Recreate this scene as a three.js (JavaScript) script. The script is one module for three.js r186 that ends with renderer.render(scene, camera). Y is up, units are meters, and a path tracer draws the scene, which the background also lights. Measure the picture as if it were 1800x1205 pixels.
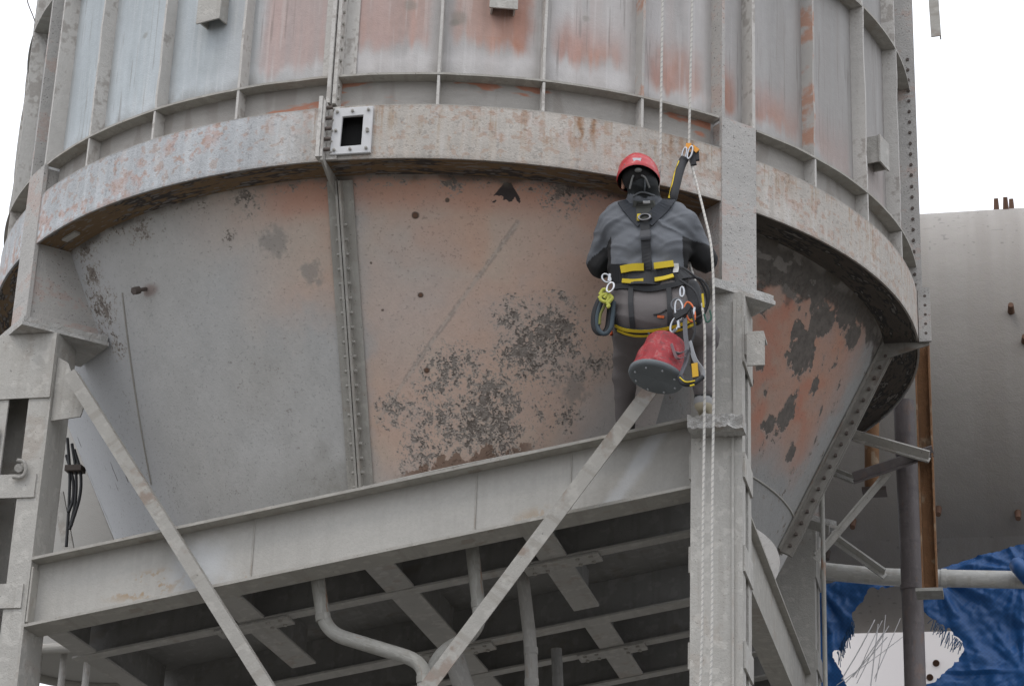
import * as THREE from 'three';
import { mergeGeometries } from 'three/addons/utils/BufferGeometryUtils.js';

// ---------- camera, sky, sun, exposure ----------
const scene = new THREE.Scene();
const FOV = 16.766, CAM = new THREE.Vector3(3.799, 1.6, 14.689);
const FW = new THREE.Vector3(-0.2093, 0.3802, -0.9009).normalize();
const UPV = new THREE.Vector3(0.0492, 0.9242, 0.3786);
const RT = new THREE.Vector3().crossVectors(FW, UPV).normalize();
UPV.crossVectors(RT, FW).normalize();
const camera = new THREE.PerspectiveCamera(FOV, 1024 / 685, 0.1, 900);
camera.position.copy(CAM); camera.up.copy(UPV);
camera.lookAt(CAM.clone().add(FW));
scene.add(camera);

{ // overcast sky: bright even cloud, a little brighter overhead
  const w = 256, h = 128, d = new Float32Array(w * h * 4);
  for (let j = 0; j < h; j++) {
    const el = ((j + 0.5) / h - 0.5) * Math.PI, s = Math.max(0, Math.sin(el));
    for (let i = 0; i < w; i++) {
      const k = (j * w + i) * 4, a = i / w * Math.PI * 2;
      const cl = 1 + 0.025 * Math.sin(a * 3 + s * 5) + 0.02 * Math.sin(a * 7 - s * 11);
      const L = el < 0 ? 0.5 : (1.12 + 0.75 * s) * cl;
      d[k] = L * 0.965; d[k + 1] = L * 0.995; d[k + 2] = L * 1.06; d[k + 3] = 1;
    }
  }
  const t = new THREE.DataTexture(d, w, h, THREE.RGBAFormat, THREE.FloatType);
  t.mapping = THREE.EquirectangularReflectionMapping; t.magFilter = THREE.LinearFilter; t.minFilter = THREE.LinearFilter; t.needsUpdate = true;
  scene.background = t; scene.environment = t;
}
const sun = new THREE.DirectionalLight(0xfff4e6, 0.6);
sun.position.set(-9, 30, 17); sun.castShadow = true; sun.shadow.radius = 28;
sun.shadow.mapSize.set(2048, 2048);
Object.assign(sun.shadow.camera, { left: -14, right: 14, top: 14, bottom: -14, near: 1, far: 80 });
scene.add(sun, sun.target);
const renderer = new THREE.WebGLRenderer({ antialias: true });
renderer.toneMapping = THREE.LinearToneMapping; renderer.toneMappingExposure = 1.0;
renderer.shadowMap.enabled = true; renderer.shadowMap.type = THREE.PCFSoftShadowMap;
renderer.setSize(1024, 685);

// ---------- helpers ----------
const V = (x, y, z) => new THREE.Vector3(x, y, z);
const R = Math.PI / 180;
const lerp = (a, b, t) => a + (b - a) * t;
const clamp = (x, a = 0, b = 1) => Math.min(b, Math.max(a, x));
const sst = (a, b, x) => { const t = clamp((x - a) / (b - a)); return t * t * (3 - 2 * t); };
let seed = 1234567;
const rnd = () => { seed |= 0; seed = seed + 0x6D2B79F5 | 0; let t = Math.imul(seed ^ seed >>> 15, 1 | seed); t = t + Math.imul(t ^ t >>> 7, 61 | t) ^ t; return ((t ^ t >>> 14) >>> 0) / 4294967296; };
const RT1 = new Float32Array(65536); for (let i = 0; i < 65536; i++) RT1[i] = rnd();
function vn(x, y, s = 0, per = 0) {            // value noise, optional period
  let xi = Math.floor(x), yi = Math.floor(y); const fx = x - xi, fy = y - yi;
  const ux = fx * fx * (3 - 2 * fx), uy = fy * fy * (3 - 2 * fy);
  let x1 = xi + 1, y1 = yi + 1;
  if (per) { xi = ((xi % per) + per) % per; yi = ((yi % per) + per) % per; x1 = ((x1 % per) + per) % per; y1 = ((y1 % per) + per) % per; }
  const h = (a, b) => RT1[(a * 73 + b * 4519 + s * 911) & 65535];
  return lerp(lerp(h(xi, yi), h(x1, yi), ux), lerp(h(xi, y1), h(x1, y1), ux), uy);
}
function fbm(x, y, o = 4, s = 0, per = 0) {
  let v = 0, a = 0.5, n = 0;
  for (let i = 0; i < o; i++) { v += a * vn(x, y, s + i * 7, per); n += a; a *= 0.5; x *= 2; y *= 2; if (per) per *= 2; }
  return v / n;
}
function vn3(x, y, z) {
  const xi = Math.floor(x), yi = Math.floor(y), zi = Math.floor(z), fx = x - xi, fy = y - yi, fz = z - zi;
  const u = fx * fx * (3 - 2 * fx), v = fy * fy * (3 - 2 * fy), w = fz * fz * (3 - 2 * fz);
  const h = (a, b, c) => RT1[(a * 73 + b * 4519 + c * 15013) & 65535];
  return lerp(lerp(lerp(h(xi, yi, zi), h(xi + 1, yi, zi), u), lerp(h(xi, yi + 1, zi), h(xi + 1, yi + 1, zi), u), v),
    lerp(lerp(h(xi, yi, zi + 1), h(xi + 1, yi, zi + 1), u), lerp(h(xi, yi + 1, zi + 1), h(xi + 1, yi + 1, zi + 1), u), v), w);
}
const s8 = c => { c = clamp(c); return Math.round(255 * (c <= 0.0031308 ? c * 12.92 : 1.055 * Math.pow(c, 1 / 2.4) - 0.055)); };
function colorTex(w, h, fn, rx = 1, ry = 1) {   // fn(u, v) -> linear base colour
  const d = new Uint8Array(w * h * 4);
  for (let j = 0; j < h; j++) for (let i = 0; i < w; i++) {
    const c = fn((i + 0.5) / w, (j + 0.5) / h), k = (j * w + i) * 4;
    d[k] = s8(c[0]); d[k + 1] = s8(c[1]); d[k + 2] = s8(c[2]); d[k + 3] = 255;
  }
  const t = new THREE.DataTexture(d, w, h); t.colorSpace = THREE.SRGBColorSpace;
  t.wrapS = t.wrapT = THREE.RepeatWrapping; t.magFilter = THREE.LinearFilter; t.minFilter = THREE.LinearMipmapLinearFilter; t.generateMipmaps = true;
  t.repeat.set(rx, ry); t.needsUpdate = true; return t;
}
function greyTex(w, h, fn, rx = 1, ry = 1) {
  const d = new Uint8Array(w * h * 4);
  for (let j = 0; j < h; j++) for (let i = 0; i < w; i++) {
    const c = Math.round(255 * clamp(fn((i + 0.5) / w, (j + 0.5) / h))), k = (j * w + i) * 4;
    d[k] = d[k + 1] = d[k + 2] = c; d[k + 3] = 255;
  }
  const t = new THREE.DataTexture(d, w, h); t.wrapS = t.wrapT = THREE.RepeatWrapping; t.magFilter = THREE.LinearFilter; t.repeat.set(rx, ry); t.needsUpdate = true; return t;
}
const mix3 = (a, b, t) => [lerp(a[0], b[0], t), lerp(a[1], b[1], t), lerp(a[2], b[2], t)];
const mul3 = (a, k) => [a[0] * k, a[1] * k, a[2] * k];

// naming and tagging
const used = {};
const numbered = n => { const k = used[n] = (used[n] ?? -1) + 1; return k ? `${n}_${String(k).padStart(3, '0')}` : n; };
function thing(name, label, category, pos, group) {
  const o = new THREE.Group(); o.name = numbered(name); o.position.set(...pos);
  o.userData = { label, category }; if (group) o.userData.group = group;
  scene.add(o); return o;
}
function structure(name, geo, mat) { const m = new THREE.Mesh(geo, mat); m.name = name; m.userData.kind = 'structure'; m.receiveShadow = m.castShadow = true; scene.add(m); return m; }
function originOf(o) { const p = V(0, 0, 0); while (o && o !== scene) { p.add(o.position); o = o.parent; } return p; }
function part(name, geos, mat, parent, extra) {   // geometry given in world coordinates
  geos = (Array.isArray(geos) ? geos : [geos]).map(g => { const n = g.index ? g.toNonIndexed() : g; for (const k of Object.keys(n.attributes)) if (!['position', 'normal', 'uv', 'color'].includes(k)) n.deleteAttribute(k); return n; });
  const g = geos.length > 1 ? mergeGeometries(geos) : geos[0];
  const o = originOf(parent); g.translate(-o.x, -o.y, -o.z);
  const m = new THREE.Mesh(g, mat); m.name = name; m.castShadow = m.receiveShadow = true;
  if (extra) Object.assign(m.userData, extra);
  parent.add(m); return m;
}
// a shared-geometry piece placed at a world point
function piece(name, geo, mat, parent, pos, quat) {
  const m = new THREE.Mesh(geo, mat); m.name = name; m.castShadow = m.receiveShadow = true;
  m.position.copy(pos).sub(originOf(parent)); if (quat) m.quaternion.copy(quat); parent.add(m); return m;
}
function uvBox(g, off = 0) {            // uv in metres, projected along each face's main axis
  g = g.index ? g.toNonIndexed() : g; const p = g.attributes.position, uv = new Float32Array(p.count * 2);
  const a = V(), b = V(), c = V(), n = V();
  for (let i = 0; i < p.count; i += 3) {
    a.fromBufferAttribute(p, i); b.fromBufferAttribute(p, i + 1); c.fromBufferAttribute(p, i + 2);
    n.copy(b).sub(a).cross(c.clone().sub(a)); const ax = Math.abs(n.x), ay = Math.abs(n.y), az = Math.abs(n.z);
    [a, b, c].forEach((q, k) => {
      const [s, t] = ax > ay && ax > az ? [q.z, q.y] : ay > az ? [q.x, q.z] : [q.x, q.y];
      uv[(i + k) * 2] = s + off; uv[(i + k) * 2 + 1] = t + off * 0.7;
    });
  }
  g.setAttribute('uv', new THREE.BufferAttribute(uv, 2)); return g;
}
function flat(pos) { const g = new THREE.BufferGeometry(); g.setAttribute('position', new THREE.Float32BufferAttribute(pos, 3)); g.computeVertexNormals(); return g; }
// chamfered box given by its limits
function box(x0, x1, y0, y1, z0, z1, c = 0.004) {
  const g = new THREE.BoxGeometry(x1 - x0, y1 - y0, z1 - z0); g.translate((x0 + x1) / 2, (y0 + y1) / 2, (z0 + z1) / 2);
  return uvBox(g, rnd());
}
// bar of section w (across 'side') by t between two points
function bar(p, q, w, t, side = V(0, 0, 1)) {
  const d = q.clone().sub(p), L = d.length(); d.normalize();
  const n = V().crossVectors(side, d).normalize(), s = V().crossVectors(d, n).normalize();
  const g = new THREE.BoxGeometry(L, t, w); g.translate(L / 2, 0, 0);
  const uvs = uvBox(g, rnd());
  uvs.applyMatrix4(new THREE.Matrix4().makeBasis(d, n, s).setPosition(p)); return uvs;
}
function tube(pts, r, seg = 0, rad = 10, closed = false, uvLen = 0.05) {
  const c = new THREE.CatmullRomCurve3(pts, closed, 'centripetal'); const L = c.getLength();
  const g = new THREE.TubeGeometry(c, seg || Math.max(8, pts.length * 8), r, rad, closed);
  const uv = g.attributes.uv; for (let i = 0; i < uv.count; i++) { uv.setXY(i, uv.getX(i) * L / uvLen, uv.getY(i)); }
  return g;
}
function poly(pts, r, rad = 12, bend = 0.08) {   // pipe of straight runs with rounded elbows, closed ends
  const path = new THREE.CurvePath(); let prev = pts[0];
  for (let i = 1; i < pts.length - 1; i++) {
    const a = pts[i].clone().add(pts[i - 1].clone().sub(pts[i]).setLength(Math.min(bend, pts[i].distanceTo(pts[i - 1]) * 0.49)));
    const b = pts[i].clone().add(pts[i + 1].clone().sub(pts[i]).setLength(Math.min(bend, pts[i].distanceTo(pts[i + 1]) * 0.49)));
    path.add(new THREE.LineCurve3(prev, a)); path.add(new THREE.QuadraticBezierCurve3(a, pts[i], b)); prev = b;
  }
  path.add(new THREE.LineCurve3(prev, pts[pts.length - 1]));
  const sp = []; for (const cu of path.curves) { const n = cu.isLineCurve3 ? 3 : 9; for (let k = 0; k < n; k++) sp.push(cu.getPoint(k / n)); } sp.push(pts[pts.length - 1]);
  return tube(sp, r, sp.length * 3, rad, false, 1);
}
function cyl(p, q, r0, r1 = r0, n = 16) {
  const d = q.clone().sub(p), L = d.length(); const g = new THREE.CylinderGeometry(r1, r0, L, n, 1);
  const uv = g.attributes.uv; for (let i = 0; i < uv.count; i++) uv.setXY(i, uv.getX(i) * 6.28 * r0, uv.getY(i) * L);
  g.translate(0, L / 2, 0); g.applyQuaternion(new THREE.Quaternion().setFromUnitVectors(V(0, 1, 0), d.normalize())); g.translate(p.x, p.y, p.z); return g;
}
const pol = (r, a, y) => V(r * Math.sin(a * R), y, r * Math.cos(a * R));
// profile [[r, y], ...] (closed loop) swept about the silo axis; uvF(a, r, y, s) or metres
function sweep(prof, a0, a1, n, uvF, caps = true) {
  const pos = [], nor = [], uv = []; const cr = prof.reduce((s, p) => s + p[0], 0) / prof.length, cy = prof.reduce((s, p) => s + p[1], 0) / prof.length;
  let s0 = 0;
  const put = (a, r, y, nr, ny, s) => { const P = pol(r, a, y); pos.push(P.x, P.y, P.z); nor.push(nr * Math.sin(a * R), ny, nr * Math.cos(a * R)); const t = uvF ? uvF(a, r, y, s) : [a * R * 3.2, s]; uv.push(t[0], t[1]); };
  for (let k = 0; k < prof.length; k++) {
    const p = prof[k], q = prof[(k + 1) % prof.length]; let nr = q[1] - p[1], ny = p[0] - q[0]; const l = Math.hypot(nr, ny) || 1; nr /= l; ny /= l;
    let fl = false; if (nr * ((p[0] + q[0]) / 2 - cr) + ny * ((p[1] + q[1]) / 2 - cy) < 0) { nr = -nr; ny = -ny; fl = true; }
    for (let i = 0; i < n; i++) {
      const A = lerp(a0, a1, i / n), B = lerp(a0, a1, (i + 1) / n);
      const c = [[A, p, s0], [B, p, s0], [B, q, s0 + l], [A, q, s0 + l]];
      for (const j of fl ? [0, 2, 1, 0, 3, 2] : [0, 1, 2, 0, 2, 3]) put(c[j][0], c[j][1][0], c[j][1][1], nr, ny, c[j][2]);
    }
    s0 += l;
  }
  const g = new THREE.BufferGeometry();
  g.setAttribute('position', new THREE.Float32BufferAttribute(pos, 3)); g.setAttribute('normal', new THREE.Float32BufferAttribute(nor, 3)); g.setAttribute('uv', new THREE.Float32BufferAttribute(uv, 2));
  if (!caps) return g;
  const out = [g];
  for (const a of [a0, a1]) {
    const cp = []; for (let k = 1; k < prof.length - 1; k++) for (const j of a === a0 ? [0, k + 1, k] : [0, k, k + 1]) { const P = pol(prof[j][0], a, prof[j][1]); cp.push(P.x, P.y, P.z); }
    out.push(uvBox(flat(cp)));
  }
  return mergeGeometries(out);
}
const rect = (r0, r1, y0, y1) => [[r0, y0], [r1, y0], [r1, y1], [r0, y1]];
// radial box at azimuth a: tangential t0..t1, radius r0..r1, height y0..y1
function radBox(a, t0, t1, r0, r1, y0, y1) { const g = box(t0, t1, y0, y1, r0, r1); g.rotateY(a * R); return g; }
// a photo pixel's ray met with the plane z, used for measured points on known planes
function at(px, py, z) { const f = 4088.4, d = FW.clone().addScaledVector(RT, (px - 900) / f).addScaledVector(UPV, -(py - 602.5) / f); return CAM.clone().addScaledVector(d, (z - CAM.z) / d.z); }

// ---------- materials ----------
const bumpT = greyTex(512, 512, (u, v) => 0.5 * fbm(u * 16, v * 16, 4, 3, 16) + 0.35 * fbm(u * 90, v * 90, 2, 9, 90) + 0.15 * vn(u * 200, v * 200, 4, 200), 1.6, 1.6);
const bumpR = (x, y) => { const t = bumpT.clone(); t.repeat.set(x, y); t.needsUpdate = true; return t; };
function steelTex(base, dirt, rust, rustAmt, s, w = 1024) {
  return colorTex(w, w, (u, v) => {
    const n1 = fbm(u * 4, v * 4, 5, s, 4), n2 = fbm(u * 24, v * 24, 4, s + 31, 24), n3 = vn(u * 256, v * 256, s + 2, 256), st = fbm(u * 48, v * 3, 3, s + 50, 48 * 0 + 3 * 16);
    let c = mul3(base, 0.9 + 0.22 * (n1 - 0.5) + 0.1 * (n2 - 0.5) + 0.06 * (n3 - 0.5));
    c = mix3(c, dirt, 0.55 * sst(0.52, 0.75, n1 * 0.6 + n2 * 0.4));
    c = mix3(c, rust, rustAmt * sst(0.60, 0.72, n2 * 0.55 + fbm(u * 6, v * 6, 3, s + 77, 6) * 0.45));
    c = mix3(c, dirt, 0.45 * sst(0.56, 0.72, st)); c = mix3(c, mul3(base, 1.25), 0.35 * sst(0.6, 0.72, fbm(u * 40, v * 40, 3, s + 91, 40)));
    if (n3 > 0.94 && n2 > 0.5) c = mul3(c, 0.5);
    return c;
  }, 0.5, 0.5);
}
const std = (map, rough = 0.8, bump = 0.003, more = {}) => new THREE.MeshStandardMaterial({ map, roughness: rough, bumpMap: bumpT, bumpScale: bump, ...more });
const plain = (r, g, b, rough = 0.7, more = {}) => new THREE.MeshStandardMaterial({ color: new THREE.Color().setRGB(r, g, b), roughness: rough, ...more });
const M = {};
M.steel = std(steelTex([0.405, 0.388, 0.353], [0.29, 0.27, 0.24], [0.25, 0.17, 0.11], 0.22, 1));
M.leg = std(steelTex([0.46, 0.443, 0.41], [0.34, 0.32, 0.29], [0.30, 0.22, 0.16], 0.2, 5), 0.82, 0.005);
M.brace = std(steelTex([0.38, 0.365, 0.335], [0.24, 0.22, 0.19], [0.2, 0.12, 0.08], 0.5, 9, 512));
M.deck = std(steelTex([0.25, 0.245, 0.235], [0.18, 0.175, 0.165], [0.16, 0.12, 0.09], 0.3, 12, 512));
M.deckBeam = std(steelTex([0.43, 0.415, 0.39], [0.33, 0.315, 0.29], [0.24, 0.16, 0.1], 0.3, 14, 512));
M.rust = std(steelTex([0.24, 0.125, 0.06], [0.13, 0.07, 0.04], [0.33, 0.25, 0.17], 0.9, 17, 512), 0.9, 0.005);
M.pipe = std(steelTex([0.36, 0.35, 0.32], [0.25, 0.24, 0.21], [0.27, 0.14, 0.08], 0.8, 21, 512), 0.7);
M.darkPipe = std(steelTex([0.15, 0.13, 0.13], [0.09, 0.08, 0.08], [0.2, 0.13, 0.1], 0.5, 23, 512), 0.6);
M.whitePipe = std(steelTex([0.52, 0.51, 0.48], [0.36, 0.34, 0.3], [0.35, 0.26, 0.18], 0.2, 25, 512), 0.6);
M.bolt = plain(0.34, 0.325, 0.295, 0.8);
M.darkBolt = plain(0.09, 0.07, 0.06, 0.75);
M.rustBolt = plain(0.13, 0.07, 0.045, 0.85);
M.black = plain(0.006, 0.006, 0.006, 0.9);
M.rubber = plain(0.02, 0.02, 0.021, 0.6);
M.whitePlate = std(colorTex(256, 256, (u, v) => mul3([0.55, 0.55, 0.555], 0.9 + 0.2 * fbm(u * 8, v * 8, 4, 3, 8)), 2, 2), 0.6, 0.001);

// upper wall paint: azimuth -75..105 degrees across, height 8.2..10.7 up
const WY0 = 8.2, WY1 = 10.7, AZ0 = -75, AZS = 180;
const RIBS = [-79, -68.1, -57.3, -47.3, -42.7, -33.1, -22.2, -11.1, 0, 11.1, 22.2, 33.1, 42.7, 47.3, 57.3, 68.1, 79, 90];
// salmon amount, salmon lower edge (m over the ring) and salmon top per bay
const bayLook = a => a < -11.1 ? [0.0, 0.2, 0.9] : a < 0 ? [0.62, 0.10, 1.2] : a < 11.1 ? [0.8, 0.17, 1.2] : a < 22.2 ? [1.0, 0.18, 0.8] : a < 33.1 ? [1.0, 0.2, 0.42] : a < 42.7 ? [1.0, 0.12, 0.36] : a < 47.3 ? [1.0, 0.1, 0.38] : a < 57.3 ? [0.95, 0.14, 0.36] : a < 68.1 ? [0.45, 0.1, 0.4] : [0.25, 0.1, 0.5];
const wallMap = colorTex(2048, 1024, (u, v) => {
  const a = AZ0 + u * AZS, y = WY0 + v * (WY1 - WY0), h = y - 8.22, s = a * R * 3.1;
  let lo = -79, hi = 90; for (let i = 0; i < RIBS.length - 1; i++) if (a >= RIBS[i] && a < RIBS[i + 1]) { lo = RIBS[i]; hi = RIBS[i + 1]; }
  const exL = (a - lo) * R * 3.1, exR = (hi - a) * R * 3.1, ex = Math.min(exL, exR), mid = (lo + hi) / 2, id = Math.round(mid);
  const big = fbm(s * 2.2, y * 1.6, 4, 5), med = fbm(s * 9, y * 5, 5, 15), fine = fbm(s * 40, y * 30, 3, 25), str = fbm(s * 26, y * 1.4, 4, 35), st2 = fbm(s * 75, y * 2.2, 3, 45), dirtN = fbm(s * 16, y * 16, 5, 55);
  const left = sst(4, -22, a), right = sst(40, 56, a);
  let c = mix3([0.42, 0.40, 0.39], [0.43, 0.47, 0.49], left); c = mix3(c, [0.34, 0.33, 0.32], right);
  c = mul3(c, 0.95 + 0.34 * (big - 0.5) + 0.15 * (str - 0.5) + 0.1 * (fine - 0.5) + 0.06 * (st2 - 0.5));
  // pale worn border round each bay
  const corner = Math.max(0, 0.16 - ex) + Math.max(0, 0.2 - h), halo = sst(0.17, 0.09, Math.abs(ex - 0.06) + 0.1 * (med - 0.5)) * 0.45 + sst(0.22, 0.12, h + 0.14 * (med - 0.5)) * 0.55 + 1.2 * corner;
  c = mix3(c, mix3([0.66, 0.64, 0.635], [0.55, 0.59, 0.62], left), 0.62 * clamp(halo) * (1 - right * 0.5) * (0.45 + 0.8 * med));
  const [am, e0, e1] = bayLook(mid);
  const hh = h + 0.26 * (big - 0.5) + 0.13 * (str - 0.5) + 0.16 * (med - 0.5) - 0.5 * Math.max(0, 0.1 - ex), bias = (id % 2 ? exR : exL);
  let sal = am * sst(e0 - 0.05, e0 + 0.08, hh) * sst(e1 + 0.2, e1 - 0.14, hh) * sst(0.03, 0.12, ex + 0.09 * (med - 0.5)) * (0.35 + 1.0 * (big * 0.5 + str * 0.5)) * (mid > 11 && mid < 60 ? 1 - 0.4 * sst(0.15, 0.45, bias) : 1);
  const sc = mix3([0.44, 0.215, 0.145], [0.45, 0.30, 0.265], sst(0.3, 0.7, big + (mid < 11 ? 0.25 : -0.05) + 0.6 * Math.max(0, hh - e0 - 0.2)));
  c = mix3(c, mul3(sc, 0.92 + 0.25 * (str - 0.5) + 0.15 * (fine - 0.5)), clamp(sal * 1.15));
  const pink = (mid > -12 && mid < 40 ? 0.4 : 0) * sst(0.4, 0.7, str) * sst(0.1, 0.3, ex) * (h > 0.3 ? 1 : 0.4); c = mix3(c, [0.46, 0.36, 0.335], pink * 0.7);
  // grime in the corners and on the ledge, drips
  const dirt = sst(0.15, 0.0, h + 0.16 * (dirtN - 0.5)) * (0.5 + 0.5 * left) + sst(0.085, 0.0, ex + 0.04 * (dirtN - 0.5)) * 0.55;
  c = mix3(c, [0.20, 0.185, 0.165], clamp(dirt) * (0.3 + 0.9 * dirtN));
  c = mix3(c, [0.2, 0.18, 0.165], 0.5 * sst(0.66, 0.76, st2) * sst(0.45, 0.65, big));
  c = mix3(c, [0.7, 0.69, 0.68], 0.16 * sst(0.60, 0.78, fbm(s * 50, y * 2.4, 3, 65)) * (1 - right));
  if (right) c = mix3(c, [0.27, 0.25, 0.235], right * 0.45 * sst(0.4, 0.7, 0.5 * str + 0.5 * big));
  for (const [pa, py, pr] of [[12.8, 8.63, 0.05], [12.4, 8.60, 0.03], [-27, 8.85, 0.03], [7.5, 8.72, 0.04], [27, 8.72, 0.025]]) { const d = Math.hypot((a - pa) * R * 3.1, y - py) / pr; c = mix3(c, [0.23, 0.22, 0.19], 0.55 * sst(1.3, 0.4, d + (dirtN - 0.5))); }
  return c;
});
M.wall = new THREE.MeshStandardMaterial({ map: wallMap, roughness: 0.75, bumpMap: bumpR(15, 4), bumpScale: 0.0025 });
const wallUV = (a, r, y) => [(a - AZ0) / AZS, (y - WY0) / (WY1 - WY0)];

// skirt band paint: azimuth as above, height 7.65..8.02
const bandMap = colorTex(2048, 256, (u, v) => {
  const a = AZ0 + u * AZS, h = v * 0.37, s = a * R * 3.2;
  const big = fbm(s * 1.6, h * 3, 4, 105), med = fbm(s * 13, h * 13, 5, 115), fine = fbm(s * 55, h * 55, 3, 125), str = fbm(s * 22, h * 1.2, 4, 135), st2 = fbm(s * 60, h * 2.0, 3, 145), blot = fbm(s * 30, h * 30, 4, 155);
  const left = sst(4, -12, a);
  let c = mix3([0.46, 0.425, 0.385], [0.445, 0.46, 0.475], left);
  c = mul3(c, 0.96 + 0.3 * (big - 0.5) + 0.3 * (str - 0.5) + 0.22 * (fine - 0.5) + 0.2 * (st2 - 0.5));
  c = mix3(c, mix3([0.58, 0.57, 0.555], [0.56, 0.6, 0.63], left), 0.6 * sst(0.5, 0.68, str * 0.5 + med * 0.3 + big * 0.2));
  const och = sst(0.49, 0.66, str * 0.4 + st2 * 0.35 + med * 0.25) * (a > -2 ? 0.72 : 0.18) * (0.3 + 0.7 * sst(0.02, 0.3, h + 0.2 * (med - 0.5)));
  c = mix3(c, mix3([0.31, 0.205, 0.11], [0.27, 0.215, 0.16], big), och);
  const pinkN = sst(0.47, 0.60, med * 0.55 + blot * 0.45) * sst(0.40, 0.58, big) * (a < -8 ? 0.62 : 0.25); c = mix3(c, [0.43, 0.27, 0.22], pinkN);
  c = mix3(c, [0.34, 0.21, 0.14], 0.4 * sst(0.6, 0.68, blot));
  for (const [ra, w, k] of [[26.2, 0.35, 0.85], [27.7, 0.3, 0.8], [36.6, 0.5, 0.55], [38, 0.35, 0.6], [39.2, 0.4, 0.5], [52, 1.2, 0.35]]) c = mix3(c, [0.25, 0.125, 0.05], k * Math.exp(-(((a - ra + 1.2 * (med - 0.5)) / w) ** 2)) * sst(0.10, 0.3, h + 0.15 * (st2 - 0.5)));
  c = mix3(c, [0.2, 0.18, 0.16], 0.6 * sst(0.325, 0.36, h + 0.03 * (med - 0.5)) + 0.4 * sst(0.03, 0.0, h + 0.02 * (med - 0.5)));
  return mul3(c, fine > 0.7 ? 0.75 : 1);
});
M.band = new THREE.MeshStandardMaterial({ map: bandMap, roughness: 0.8, bumpMap: bumpR(16, 0.6), bumpScale: 0.005 });
const bandUV = (a, r, y) => [(a - AZ0) / AZS, (y - 7.65) / 0.37];

// hopper paint: azimuth -75..105, height 5.6..7.72. Flaked clusters are [azimuth, height, radius m, strength]
const FL = [[18.7,6.41,0.18,1],[21.4,6.33,0.09,0.9],[12.8,6.62,0.10,0.8],[14.3,6.67,0.07,0.8],[20.0,6.58,0.07,0.7],[21.4,6.93,0.07,0.75],[22.2,6.77,0.09,0.85],[26.7,6.83,0.14,1],[24.4,6.70,0.09,0.8],[27.9,6.92,0.07,0.8],[30.3,6.46,0.06,0.6],[33.9,6.75,0.06,0.55],[12.6,6.38,0.09,0.7],[10.2,6.18,0.08,0.7],[5.6,6.42,0.06,0.5],[9.3,6.27,0.05,0.5],[26.2,7.66,0.09,0.9],[12.7,7.62,0.04,0.9],[-11.9,7.61,0.06,0.8],[-28.5,7.60,0.06,0.8],[-15.1,7.42,0.03,0.6],[-39.5,7.48,0.06,0.85],[-39.7,7.28,0.09,0.9],[-39.4,7.07,0.06,0.6],[-39.2,7.61,0.06,0.7]];
const FR = [[57.1,7.61,0.16,1.1],[64.8,7.64,0.17,1.1],[53.4,7.62,0.12,1],[73.2,7.62,0.15,1],[56.1,7.33,0.06,0.7],[68.5,7.42,0.11,1.0],[67.3,7.19,0.11,1.0],[73.5,7.07,0.05,0.8],[69.9,6.85,0.08,0.9],[66.6,6.74,0.05,0.8],[75.5,6.66,0.05,0.8],[77.9,7.47,0.08,0.8],[64.4,7.27,0.06,0.6],[59.7,7.01,0.04,0.6]];
const SPOT = [[8.7, 7.447, 0.022], [9.4, 7.03, 0.016], [10.3, 6.635, 0.018], [1.3, 7.449, 0.012], [12.4, 7.53, 0.014], [3.2, 7.2, 0.008], [4.4, 6.95, 0.008]];
const CY0 = 5.6, CYS = 2.12;
const dens = (L, a, y, rr) => { let d = 0; for (const [ca, cy, cr, st] of L) { const dx = (a - ca) * R * rr, dy = (y - cy) * 1.12, q = (dx * dx + dy * dy) / (cr * cr); if (q < 5) d = Math.max(d, st * Math.exp(-q * 0.75)); } return d; };
const segD = (px, py, ax, ay, bx, by) => { const dx = bx - ax, dy = by - ay, t = clamp(((px - ax) * dx + (py - ay) * dy) / (dx * dx + dy * dy)); return [Math.hypot(px - ax - dx * t, py - ay - dy * t), t]; };
const peel = new Float32Array(2048 * 1536); let peelN = 0;
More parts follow.
